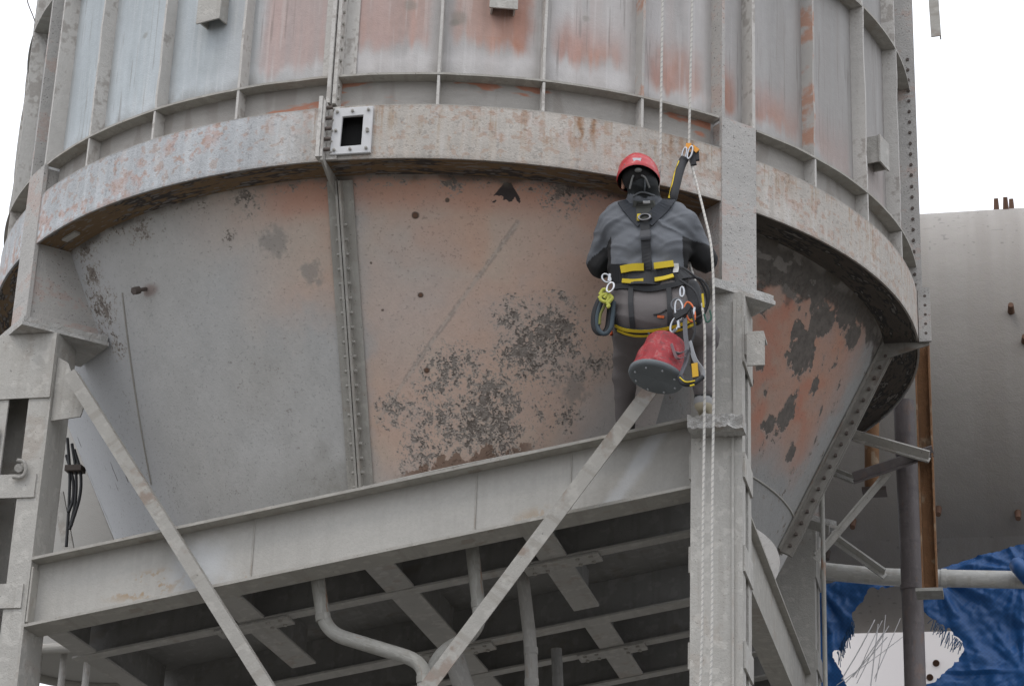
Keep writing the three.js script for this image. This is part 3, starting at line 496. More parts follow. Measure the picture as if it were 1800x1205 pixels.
// ---------- supporting legs ----------
function leg(label, x0, x1, z0, z1, openX, sx, sz, battens) {
  const cx = (x0 + x1) / 2, cz = (z0 + z1) / 2, t = 0.016, f = 0.145, H = 7.05;
  const o = thing('support_leg', label, 'leg', [cx, 0, cz], null);
  if (openX) { // webs face z, open sides face x
    for (const [za, zb, d] of [[z1 - t, z1, -1], [z0, z0 + t, 1]]) {
      part('channel', [box(x0, x1, 0, H, za, zb), ...[[x0, x0 + t], [x1 - t, x1]].map(([a, b]) => d < 0 ? box(a, b, 0, H, za - f + t, za - 0.0005) : box(a, b, 0, H, zb + 0.0005, zb + f - t))], M.leg, o);
    }
    for (const y of battens) for (const [a, b] of [[x1 + 0.001, x1 + 0.013], [x0 - 0.013, x0 - 0.001]]) part('batten_plate', box(a, b, y - 0.075, y + 0.075, z0 + 0.02, z1 - 0.02), M.leg, o);
    for (const [a, b] of [[x1 + 0.001, x1 + 0.013], [x0 - 0.013, x0 - 0.001]]) part('head_plate', box(a, b, 6.62, H - 0.002, z0 + 0.008, z1 - 0.003), M.leg, o);
  } else {
    for (const [xa, xb, d] of [[x1 - t, x1, -1], [x0, x0 + t, 1]]) {
      part('channel', [box(xa, xb, 0, H, z0, z1), ...[[z0, z0 + t], [z1 - t, z1]].map(([a, b]) => d < 0 ? box(xa - f + t, xa - 0.0005, 0, H, a, b) : box(xb + 0.0005, xb + f - t, 0, H, a, b))], M.leg, o);
    }
    for (const y of battens) for (const [a, b] of [[z1 + 0.001, z1 + 0.013], [z0 - 0.013, z0 - 0.001]]) part('batten_plate', box(x0 - 0.012, x1 - 0.03, y - 0.075, y + 0.075, a, b), M.leg, o);
    for (const [a, b] of [[z1 + 0.001, z1 + 0.013], [z0 - 0.013, z0 - 0.001]]) part('head_plate', box(x0 + 0.003, x1 - 0.004, 6.62, H - 0.002, a, b), M.leg, o);
  }
  const g = new THREE.BoxGeometry(0.45, 0.026, 0.58); g.translate(0, 7.063, 2.97); const gb = uvBox(g, rnd()); gb.rotateY(Math.atan2(sx, sz)); part('cap_plate', gb, M.cap, o);
  part('base_plate', box(x0 - 0.12, x1 + 0.12, 0.004, 0.03, z0 - 0.12, z1 + 0.12), M.leg, o);
  return o;
}
const legR = leg('pale grey steel leg right of the worker with two ropes hanging before it', 2.0, 2.292, 1.94, 2.36, true, 1, 1, [6.0, 5.45, 4.9]);
const legL = leg('pale grey steel leg at the left edge with black slots between cross plates', -2.395, -1.972, 2.01, 2.3, false, -1, 1, [6.05, 5.36, 4.7]);
leg('shaded grey leg behind the hopper near the blue tarp', 2.0, 2.3, -2.36, -1.94, true, 1, -1, [6.0, 5.4]);
leg('grey leg at the rear left corner below the hopper', -2.4, -1.97, -2.3, -2.0, false, -1, -1, [6.0, 5.4]);
{ // right leg: weld ridge, step bracket, z-bracket
  part('weld_ridge', box(2.232, 2.246, 4.0, 6.16, 2.361, 2.371), M.leg, legR);
  part('weld_ridge', box(2.242, 2.258, 6.27, 7.0, 2.361, 2.374), M.leg, legR);
  const g = new THREE.BoxGeometry(0.315, 0.075, 0.15, 22, 6, 8); g.translate(2.158, 6.2, 2.437); const p = g.attributes.position;
  for (let i = 0; i < p.count; i++) { const x = p.getX(i), y = p.getY(i), z = p.getZ(i); if (z > 2.37) { const n = vn3(x * 30, y * 30, z * 30) - 0.5 + 0.5 * (vn3(x * 70, y * 70, z * 70) - 0.5); p.setXYZ(i, x, y + 0.02 * n - (x - 2.158) * 0.03, z + 0.03 * n); } }
  const gb = uvBox(g); gb.computeVertexNormals(); part('step_bracket', gb, M.cap, legR, { label: 'rough cement-caked step bracket under the worker\'s boot' });
  part('angle_bracket', [box(2.307, 2.319, 6.66, 6.90, 2.22, 2.36), box(2.319, 2.42, 6.775, 6.79, 2.2, 2.385), box(2.322, 2.425, 6.58, 6.774, 2.372, 2.385)], M.leg, legR);
}
{ // left leg: gusset for the brace, hook clip
  const s = new THREE.Shape([[-1.97, 6.48], [-1.78, 6.5], [-1.765, 6.56], [-1.9, 6.86], [-1.97, 6.9]].map(p => new THREE.Vector2(...p))); const g = new THREE.ExtrudeGeometry(s, { depth: 0.014, bevelEnabled: false }); g.translate(0, 0, 2.255); part('gusset', uvBox(g), M.leg, legL);
  part('pipe_clip', [tube([at(22, 838, 2.335), at(37, 838, 2.335), at(44, 830, 2.335), at(42, 812, 2.335), at(30, 808, 2.335)], 0.012, 20, 8), cyl(at(32, 822, 2.2), at(32, 822, 2.34), 0.026, 0.026, 14)], M.leg, legL);
  part('splice_plate', box(-2.40, -2.27, 6.3, 6.42, 2.314, 2.322), M.leg, legL);
}

const dBolt = new THREE.CylinderGeometry(0.013, 0.013, 0.016, 6);
// ---------- beams and sloping deck ----------
const slope = g => { const p = g.attributes.position; for (let i = 0; i < p.count; i++) p.setY(i, p.getY(i) + SL * p.getX(i)); g.computeVertexNormals(); return g; };
const sb = (x0, x1, y0, y1, z0, z1) => { const n = Math.max(1, Math.round((x1 - x0) / 0.25)); const g = new THREE.BoxGeometry(x1 - x0, y1 - y0, z1 - z0, n, 1, 1); g.translate((x0 + x1) / 2, (y0 + y1) / 2, (z0 + z1) / 2); return slope(uvBox(g, rnd())); };
{
  const o = thing('hopper_beam', 'long pale grey sloping beam under the hopper between the two front legs', 'beam', [0, DK, 2.2]);
  { const g = sb(-1.968, 1.998, DK + 0.0185, DK + 0.4115, 2.193, 2.207), p = g.attributes.position, uv = g.attributes.uv; for (let i = 0; i < p.count; i++) uv.setXY(i, (p.getX(i) + 1.968) / 3.97, (p.getY(i) - SL * p.getX(i) - DK - 0.0185) / 0.393); part('web', g, M.beamWeb, o); }
  { const gs = []; for (let i = 0; i < 60; i++) { const x0 = lerp(-1.94, 1.95, i / 60), x1 = lerp(-1.94, 1.95, (i + 1) / 60), h = 0.008 + 0.016 * fbm(i * 0.5, 1, 3, 981); gs.push(bar(V(x0, DK + 0.018 + h / 2 + SL * x0, 2.222), V(x1, DK + 0.018 + h / 2 + SL * x1, 2.222), 0.028, h, V(0, 0, 1))); } part('caked_dust', gs, M.cap, o, { kind: 'stuff' }); }
  for (const x of [-0.62, 0.72, 1.28]) part('weld_bead', cyl(V(x, DK + 0.02 + SL * x, 2.211), V(x, DK + 0.41 + SL * x, 2.211), 0.0045, 0.0045, 6), M.steel, o);
  part('top_flange', sb(-1.968, 1.998, DK + 0.412, DK + 0.43, 2.09, 2.315), M.steel, o);
  part('bottom_flange', sb(-1.968, 1.998, DK, DK + 0.018, 2.085, 2.315), M.steel, o);
  // bent sealing strip lying on the flange under the hopper
  const st = []; for (let i = 0; i <= 24; i++) { const t = i / 24, x = lerp(-0.35, 1.35, t); st.push(V(x, DK + 0.436 + SL * x + 0.018 * Math.sin(Math.PI * clamp((t - 0.1) / 0.9)) * (t > 0.1 ? 1 : 0), 2.19)); }
  const gg = []; for (let i = 0; i < 24; i++) gg.push(bar(st[i], st[i + 1], 0.16, 0.006, V(0, 0, 1))); part('seal_strip', gg, M.leg, o);
  part('end_cleat', [box(-1.967, -1.955, 5.20, 5.54, 2.209, 2.3)], M.steel, o);
}
{
  const o = thing('deck', 'dark sloping deck underside with crossing grey beams below the hopper', 'deck', [0, DK, 0]);
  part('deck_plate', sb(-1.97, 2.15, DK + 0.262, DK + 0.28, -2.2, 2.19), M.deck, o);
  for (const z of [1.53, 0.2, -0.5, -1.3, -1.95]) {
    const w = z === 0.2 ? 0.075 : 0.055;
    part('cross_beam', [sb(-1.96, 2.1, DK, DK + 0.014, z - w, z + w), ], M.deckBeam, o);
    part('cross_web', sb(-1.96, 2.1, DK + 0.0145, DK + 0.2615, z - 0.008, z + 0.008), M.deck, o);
  }
  for (const [x, zs, w] of [[0.12, [[2.08, 1.595], [1.465, 0.285], [0.12, -0.435]], 0.085], [1.06, [[2.08, 1.595], [1.465, 0.5], [0.12, -0.435], [-0.565, -1.235]], 0.082], [-0.81, [[2.08, 1.595], [1.465, 0.5]], 0.08], [-1.86, [[2.08, 1.595], [1.465, 0.285], [0.12, -0.435], [-0.565, -1.235]], 0.06], [0.12, [[-0.57, -1.23]], 0.085]])
    for (const [b, a] of zs) { part('long_beam', sb(x - w, x + w, DK + 0.004, DK + 0.018, a, b), M.deckBeam, o); part('long_web', sb(x - 0.008, x + 0.008, DK + 0.0185, DK + 0.2615, a, b), M.deck, o); }
  for (const [x, z] of [[1.1, 1.5], [-0.82, 1.5], [1.05, -0.52], [0.15, 0.17]]) { for (const dx of [-0.18, -0.1, 0.1, 0.18]) for (const dz of [-0.05, 0.05]) piece('bolt', dBolt, M.bolt, o, V(x + dx, DK - 0.02 + SL * (x + dx), z + dz)); part('node_plate', sb(x - 0.23, x + 0.23, DK - 0.016, DK - 0.003, z - 0.085, z + 0.085), M.deckBeam, o); }
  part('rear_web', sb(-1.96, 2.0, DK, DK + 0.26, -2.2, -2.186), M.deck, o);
}
{
  const o = thing('side_beam', 'grey side beam running back beneath the hopper at its right', 'beam', [2.21, 5.44, 0]);
  part('web', box(2.205, 2.22, 5.46, 5.885, -1.938, 1.938), M.steel, o); part('bottom_flange', box(2.13, 2.27, 5.44, 5.4595, -1.938, 1.938), M.steel, o); part('top_flange', box(2.12, 2.265, 5.886, 5.902, -1.938, 1.938), M.steel, o);
}
// braces
function angleBrace(label, p, q, w = 0.1) {
  const o = thing('brace', label, 'brace', [p.x, p.y, p.z], null), d = q.clone().sub(p).normalize(), n = V(0, 0, 1), s = V().crossVectors(d, n).normalize();
  if (s.y < 0) s.negate();
  part('angle_bar', [bar(p, q, w, 0.01, s), bar(p.clone().addScaledVector(s, w / 2 - 0.005).addScaledVector(n, -0.046), q.clone().addScaledVector(s, w / 2 - 0.005).addScaledVector(n, -0.046), 0.08, 0.01, n)], M.brace, o);
  return o;
}
angleBrace('grey angle brace running up from the bottom centre to the red tool bag', at(700, 1275, 2.47), at(1150, 676, 2.47), 0.088);
angleBrace('grey angle brace running down right from the left leg past the sloping beam', at(121, 655, 2.38), V(0.03, 4.14, 2.38), 0.076);
{ const o = thing('tie_beam', 'level grey tie beam low between the front legs', 'beam', [0, 3.85, 2.2]); part('web', box(-1.97, 1.998, 3.86, 4.2, 2.19, 2.21), M.steel, o); part('flange', box(-1.97, 1.998, 3.84, 3.859, 2.1, 2.3), M.steel, o); part('gusset', box(-0.3, 0.6, 3.95, 4.55, 2.325, 2.337), M.steel, o); part('packer', box(-0.2, 0.35, 4.0, 4.19, 2.211, 2.3245), M.steel, o); }

// pipes under the deck
function pipeThing(label, pts, r, mat, collars = [], name = 'pipe') {
  const o = thing(name, label, 'pipe', [pts[0].x, pts[0].y, pts[0].z]); part('run', poly(pts, r, 14, 0.13), mat, o);
  for (const [i, t] of collars) { const p = pts[i].clone().lerp(pts[i + 1], t), d = pts[i + 1].clone().sub(pts[i]).normalize(); part('collar', cyl(p.clone().addScaledVector(d, -0.02), p.clone().addScaledVector(d, 0.02), r * 1.1), mat, o); }
  return o;
}
pipeThing('grey pipe with rusty elbow patches bending right beneath the deck', [at(554, 985, 2.02), at(571, 1110, 2.0), at(745, 1163, 2.0), at(746, 1215, 2.0), at(744, 1300, 2.0)], 0.042, M.pipe, [[0, 0.8], [2, 0.6]]);
pipeThing('grey pipe bending left behind the long diagonal brace', [at(828, 945, 1.9), at(846, 1108, 1.9), at(765, 1150, 1.85), at(748, 1240, 1.85)], 0.04, M.pipe, [[0, 0.72]]);
pipeThing('dark grey straight downpipe between the brace and the right leg', [at(917, 1000, 1.3), at(933, 1135, 1.3), at(938, 1320, 1.3)], 0.04, M.deckBeam, [[1, 0.05], [1, 0.35]]);
pipeThing('thin dark pipe stub low beneath the deck', [at(978, 1140, 0.6), at(986, 1320, 0.6)], 0.035, M.deck);
pipeThing('stout grey pipe low behind the foot of the long brace', [at(795, 1145, 1.2), at(845, 1300, 1.2)], 0.065, M.deckBeam);

// ---------- behind, left ----------
{
  const o = thing('vessel', 'smooth grey round vessel glimpsed behind the left leg', 'vessel', [-4.3, 6.55, -4]);
  part('shell', cyl(V(-4.25, 6.62, -4), V(-4.25, 9.1, -4), 0.66, 0.66, 40), plain(0.36, 0.35, 0.33, 0.8, { bumpMap: bumpT, bumpScale: 0.003 }), o); part('rim', new THREE.TorusGeometry(0.66, 0.045, 10, 48).rotateX(Math.PI / 2).translate(-4.25, 6.6, -4), M.brace, o);
  for (const x of [-4.5, -4.27, -4.05]) part('rod', cyl(V(x, 0, -3.5), V(x, 6.6, -3.5), 0.03), M.deckBeam, o);
}
{
  const o = thing('hose_bundle', 'bundle of dark hoses hanging in the gap right of the left leg', 'hoses', [-2.5, 6.0, 0.5]);
  for (const [a, b, c, d] of [[[118, 770], [122, 830], [121, 880], [116, 960]], [[126, 780], [133, 830], [132, 880], [122, 930]], [[130, 790], [141, 830], [140, 870], [124, 925]], [[116, 800], [128, 845], [127, 880], [120, 900]]])
    part('hose', tube([a, b, c, d].map(([x, y], i) => at(x, y, 0.5 + i * 0.02)), 0.0115, 24, 8), M.rubber, o);
  part('clamp', box(-2.62, -2.5, 6.78, 6.82, 0.47, 0.56), M.darkBolt, o);
}
{ const o = thing('strut', 'short pale strut leaning between the left leg and the sloping beam', 'strut', [-2.5, 6.2, 0.5]); part('flat_bar', bar(at(102, 868, 0.45), at(124, 985, 0.45), 0.09, 0.012, V(0.95, 0.2, 0.3)), M.leg, o); }
{ const o = thing('overhead_wire', 'thin wire at the sky in the upper left corner', 'wire', [-4.5, 12, -3]); part('wire', tube([at(40, -60, -3), at(47, 0, -3), at(60, 35, -3), at(75, 90, -3)], 0.006, 16, 6), M.darkBolt, o); }

// ---------- behind, right: tank, tarp, pipes, struts ----------
M.tank = new THREE.MeshStandardMaterial({ roughness: 0.85, bumpMap: bumpR(14, 14), bumpScale: 0.004, map: colorTex(1024, 1024, (u, v) => {
  const n = fbm(u * 6, v * 6, 5, 801), st = fbm(u * 3, v * 60, 4, 811), sp = vn(u * 300, v * 300, 813), f = fbm(u * 60, v * 60, 3, 815);
  let c = mul3([0.285, 0.265, 0.243], 0.8 + 0.3 * n + 0.1 * (f - 0.5)); c = mix3(c, [0.235, 0.215, 0.195], 0.75 * sst(0.42, 0.66, st * 0.7 + fbm(u * 5, v * 140, 3, 817) * 0.3)); if (sp > 0.9 && n > 0.48) c = mul3(c, 0.72); return c;
}) });
{
  const TY = 8.87, TZ = -4.8, TR = 1.83;
  const o = thing('tank', 'big grey horizontal tank studded with rusty pins behind the silo', 'tank', [8, TY - TR, TZ]);
  const g = new THREE.CylinderGeometry(TR, TR, 12, 96, 6, true); g.rotateZ(Math.PI / 2); g.rotateX(0.9); g.translate(7.9, TY, TZ); part('shell', g, M.tank, o);
  for (const x of [1.92, 13.88]) { const e = new THREE.CylinderGeometry(TR + 0.02, TR + 0.02, 0.05, 96); e.rotateZ(Math.PI / 2); e.translate(x, TY, TZ); part('end_plate', uvBox(e), M.deck, o); }
  const stud = new THREE.CylinderGeometry(0.02, 0.027, 0.11, 10);
  const pin = (x, ang, s = 1, mat = M.rustBolt) => { const n = V(0, Math.sin(ang), Math.cos(ang)); const m = piece('pin', stud, mat, o, V(x, TY, TZ).addScaledVector(n, TR + 0.05), new THREE.Quaternion().setFromUnitVectors(V(0, 1, 0), n)); m.scale.setScalar(s); };
  for (const [x, a] of [[3.74, 1.22], [3.82, 1.08], [3.87, 1.27], [4.4, 1.2], [4.55, 1.1]]) pin(x, a);
  for (const [px, py] of [[1778, 548], [1802, 600], [1650, 893], [1500, 915], [1790, 900]]) { // found on the shell
    const d = at(px, py, 0).sub(CAM).normalize(); let t = 12; for (let i = 0; i < 900; i++) { const P = CAM.clone().addScaledVector(d, t); if (Math.hypot(P.y - TY, P.z - TZ) < TR) { pin(P.x, Math.atan2(P.y - TY, P.z - TZ), 1.1); break; } t += 0.01; }
  }
  for (const x of [2.05, 2.1, 2.25, 2.98, 3.05, 3.12]) pin(x, -0.93 - rnd() * 0.1, 0.9, M.darkBolt);
}
{
  const o = thing('pale_panel', 'pale sheet with three brown bolts seen through the hole in the blue tarp', 'sheet', [3, 2.8, -7.2]);
  const m = new THREE.MeshPhysicalMaterial({ color: new THREE.Color().setRGB(0.9, 0.85, 0.83), roughness: 1, transmission: 0.6, thickness: 0, side: THREE.DoubleSide });
  const g = new THREE.PlaneGeometry(6, 5.4, 30, 24); const p = g.attributes.position; for (let i = 0; i < p.count; i++) p.setZ(i, 0.05 * fbm(p.getX(i) * 1.3, p.getY(i) * 1.3, 3, 831)); g.computeVertexNormals(); g.translate(3.9, 5.4, -7.2); part('sheet', g, m, o);
  for (const [x, y] of [[1620, 1165], [1646, 1165], [1635, 1190]]) part('bolt', cyl(at(x, y, -7.18), at(x, y, -7.0), 0.034, 0.03, 10), M.rustBolt, o);
}
{ // torn blue tarp
  const pts = (a) => a.map(([x, y]) => new THREE.Vector2(x, y));
  const inside = (P, x, y) => { let c = false; for (let i = 0, j = P.length - 1; i < P.length; j = i++) if ((P[i].y > y) !== (P[j].y > y) && x < (P[j].x - P[i].x) * (y - P[i].y) / (P[j].y - P[i].y) + P[i].x) c = !c; return c; };
  const Z = -3.0, px = ([x, y]) => { const p = at(x, y, Z); return [p.x, p.y]; };
  const outer = pts([[1300, 1034], [1425, 1030], [1475, 1024], [1560, 1026], [1640, 1003], [1700, 982], [1800, 956], [1900, 935], [1950, 1000], [1950, 1400], [1300, 1400]].map(px));
  const hole = pts([[1492, 1125], [1500, 1075], [1530, 1040], [1575, 1032], [1600, 1040], [1625, 1075], [1660, 1100], [1692, 1128], [1690, 1150], [1662, 1185], [1632, 1207], [1600, 1240], [1540, 1260], [1500, 1220], [1478, 1185], [1462, 1150], [1478, 1138]].map(px));
  const b0 = px([1300, 1400]), b1 = px([1950, 935]), NX = 240, NY = 160, x0 = b0[0] - 0.1, x1 = b1[0] + 0.2, y0 = b0[1] - 0.1, y1 = b1[1] + 0.1;
  const edgeD = (P, x, y) => { let d = 9; for (let i = 0, j = P.length - 1; i < P.length; j = i++) d = Math.min(d, segD(x, y, P[j].x, P[j].y, P[i].x, P[i].y)[0]); return inside(P, x, y) ? -d : d; };
  const SD = (x, y) => { const jg = 0.05 * (fbm(x * 12, y * 12, 3, 871) - 0.5) + 0.035 * (vn((x + y * 0.3) * 45, (y - x * 0.3) * 12, 873) - 0.5); return Math.max(edgeD(outer, x, y) + jg * 0.3, -edgeD(hole, x, y) + jg); };
  const sdv = new Float32Array((NX + 1) * (NY + 1)), pos = [], idx = [], uvv = [];
  const knots = [px([1795, 1000]), px([1440, 1030]), px([1640, 1010]), px([1800, 1180])];
  for (let j = 0; j <= NY; j++) for (let i = 0; i <= NX; i++) {
    let x = lerp(x0, x1, i / NX), y = lerp(y0, y1, j / NY); const d = SD(x, y); sdv[j * (NX + 1) + i] = d;
    if (d > 0 && d < 0.06) { const e = 0.004, gx = (SD(x + e, y) - d) / e, gy = (SD(x, y + e) - d) / e, gl = Math.hypot(gx, gy) || 1; x -= gx / gl * d; y -= gy / gl * d; }
    let wr = 0.22 * (fbm(x * 0.9 + y * 0.4, y * 0.9, 3, 851) - 0.5) + 0.06 * (fbm(x * 6, y * 6, 4, 861) - 0.5) + 0.035 * (0.5 - Math.abs(2 * fbm(x * 9 + y * 5, y * 9 - x * 4, 3, 863) - 1));
    knots.forEach(([kx, ky], n) => { const r = Math.hypot(x - kx, y - ky), th = Math.atan2(y - ky, x - kx); wr += 0.07 * Math.exp(-r * 1.3) * (fbm(th * 4.5, r * 0.6, 3, 855 + n) - 0.5) * sst(0, 0.25, r) * 2; });
    pos.push(x, y, Z + wr); uvv.push(x, y);
  }
  for (let j = 0; j < NY; j++) for (let i = 0; i < NX; i++) { const k = j * (NX + 1) + i, q = [k, k + 1, k + NX + 2, k + NX + 1]; if (q.every(n => sdv[n] < 0.02) && q.some(n => sdv[n] < 0)) idx.push(k, k + 1, k + NX + 2, k, k + NX + 2, k + NX + 1); }
  const g = new THREE.BufferGeometry(); g.setAttribute('position', new THREE.Float32BufferAttribute(pos, 3)); g.setAttribute('uv', new THREE.Float32BufferAttribute(uvv, 2)); g.setIndex(idx); g.computeVertexNormals();
  M.tarp = new THREE.MeshPhysicalMaterial({ roughness: 0.5, side: THREE.DoubleSide, transmission: 0.15, thickness: 0, map: colorTex(512, 512, (u, v) => mul3([0.012, 0.085, 0.26], 0.75 + 0.4 * fbm(u * 8, v * 8, 4, 881, 8) + 0.15 * ((Math.floor(u * 128) + Math.floor(v * 128)) % 2)), 0.5, 0.5) });
  const o = thing('torn_tarp', 'torn blue tarp with a frayed hole hanging under the grey tank', 'tarp', [3, 5, Z]);
  part('sheet', g, M.tarp, o);
  const th = []; // loose threads across the hole
  for (let k = 0; k < 9; k++) { const a = at(1515 + rnd() * 90, 1080 + rnd() * 40, Z + 0.02), b = at(1470 + rnd() * 70, 1190 + rnd() * 30, Z + 0.03); th.push(tube([a, a.clone().lerp(b, 0.5).add(V(0.02 * rnd(), 0.02 * rnd(), 0.02)), b], 0.0022 + rnd() * 0.0025, 10, 4)); }
  part('thread', th, plain(0.62, 0.61, 0.61, 0.9), o, { kind: 'stuff' });
  const fr = []; for (let k = 0; k < 70; k++) { const t = rnd(), [x, y] = t < 0.5 ? [lerp(1640, 1692, rnd()), 0] : [lerp(1470, 1500, rnd()), 0]; const yy = t < 0.5 ? lerp(1085, 1130, (x - 1640) / 52) : lerp(1150, 1085, (x - 1470) / 30); const a = at(x, yy, Z), b = at(x + (t < 0.5 ? -12 : 8) * rnd(), yy + 8 + rnd() * 22, Z + 0.05 * rnd()); fr.push(tube([a, a.clone().lerp(b, 0.5).add(V(0.01 * rnd(), 0, 0.02)), b], 0.003, 6, 4)); }
  part('fringe', fr, plain(0.03, 0.08, 0.17, 0.9), o, { kind: 'stuff' });
  const fold = []; for (let i = 0; i <= 20; i++) { const t = i / 20; fold.push(at(lerp(1788, 1830, t), lerp(992, 1040, t), -2.15 + 0.05 * Math.sin(t * 9))); }
  part('knot', tube(fold.slice(0, 12), 0.06, 30, 10), M.tarp, o);
}
pipeThing('pale horizontal pipe crossing in front of the blue tarp', [at(1395, 985, -2.3), at(1440, 1003, -2.3), at(1560, 1014, -2.3), at(1660, 1016, -2.3), at(1800, 1019, -2.3), at(1900, 1021, -2.3)], 0.066, M.whitePipe, [[3, 0.0]]);
pipeThing('dark vertical pipe standing beside the rusty post', [V(3.02, 0, -1.75), V(3.02, 6.3, -1.75), V(3.0, 7.9, -1.75)], 0.078, M.darkPipe, [[1, 0.1]], 'vertical_pipe');
{
  const o = thing('rusty_post', 'orange rusty steel post hanging right of the silo skirt', 'post', [3.15, 6.32, -1.5]);
  part('channel', [box(3.105, 3.215, 6.345, 8.25, -1.52, -1.505), box(3.105, 3.117, 6.345, 8.25, -1.504, -1.41), box(3.203, 3.215, 6.345, 8.25, -1.504, -1.41)], M.rust, o);
  part('foot_plate', box(3.06, 3.25, 6.32, 6.344, -1.58, -1.36), M.pipe, o);
}
{
  const o = thing('rusty_post', 'short rusty post stub hanging behind the dark vertical pipe', 'post', [2.8, 6.9, -2]);
  part('channel', [cyl(at(1533, 740, -2), at(1533, 862, -2), 0.055)], M.rust, o); const f = at(1538, 864, -2); part('foot_plate', box(f.x - 0.09, f.x + 0.09, f.y - 0.015, f.y + 0.012, -2.09, -1.91), M.darkBolt, o);
}
function strut(label, ps, w, mat, side) { const o = thing('strut', label, 'strut', [ps[0].x, ps[0].y, ps[0].z]); part('bar', bar(ps[0], ps[1], w, 0.014, side), mat, o); part('bar_lip', bar(ps[0].clone().add(V(0, -0.028, -0.03)), ps[1].clone().add(V(0, -0.028, -0.03)), 0.014, 0.05, side), mat, o); return o; }
strut('pale flat strut reaching from behind the hopper to the rusty post', [at(1500, 762, -1.35), at(1634, 800, -1.35)], 0.075, M.leg, V(0, 0.6, 0.8));
strut('dark angle strut under the pale flat strut beside the rusty post', [at(1500, 838, -1.4), at(1640, 790, -1.4)], 0.07, M.darkPipe, V(0, 0.7, 0.7));
strut('slanting pale strut rising to the foot of the dark angle strut', [at(1432, 975, -1.5), at(1562, 822, -1.5)], 0.06, M.leg, V(0.6, 0.5, 0.6));
strut('pale strut descending right onto the pale horizontal pipe', [at(1462, 938, -2.1), at(1556, 1005, -2.1)], 0.075, M.whitePipe, V(-0.4, 0.6, 0.6));
strut('thin strut sloping down behind the lower hopper edge', [at(1462, 822, -1.6), at(1502, 838, -1.6)], 0.03, M.pipe, V(0, 0.7, 0.7));
{ const o = thing('thin_rod', 'thin upright rod right of the hopper foot before the blue tarp', 'rod', [2.445, 0, -1]); part('rod', cyl(V(2.445, 0, -1), V(2.448, 6.95, -1), 0.016), M.pipe, o); }
{ const o = thing('cleat', 'small pale cleat plate on the rear leg beside the thin rod', 'bracket', [2.4, 6.6, -1.8]); part('plate', [bar(at(1412, 915, -1.75), at(1458, 930, -1.75), 0.12, 0.02, V(0, 0.3, 0.9))], M.leg, o); }
{ const o = thing('hanging_bar', 'grey channel bar hanging against the sky at top right', 'bar', [3.3, 11.7, -3]); const a = at(1636, -80, -3), b = at(1646, 64, -3); part('channel', [bar(a, b, 0.085, 0.012, V(1, 0, 0.1)), bar(a.clone().add(V(0.037, 0, -0.03)), b.clone().add(V(0.037, 0, -0.03)), 0.012, 0.06, V(1, 0, 0))], M.brace, o); }

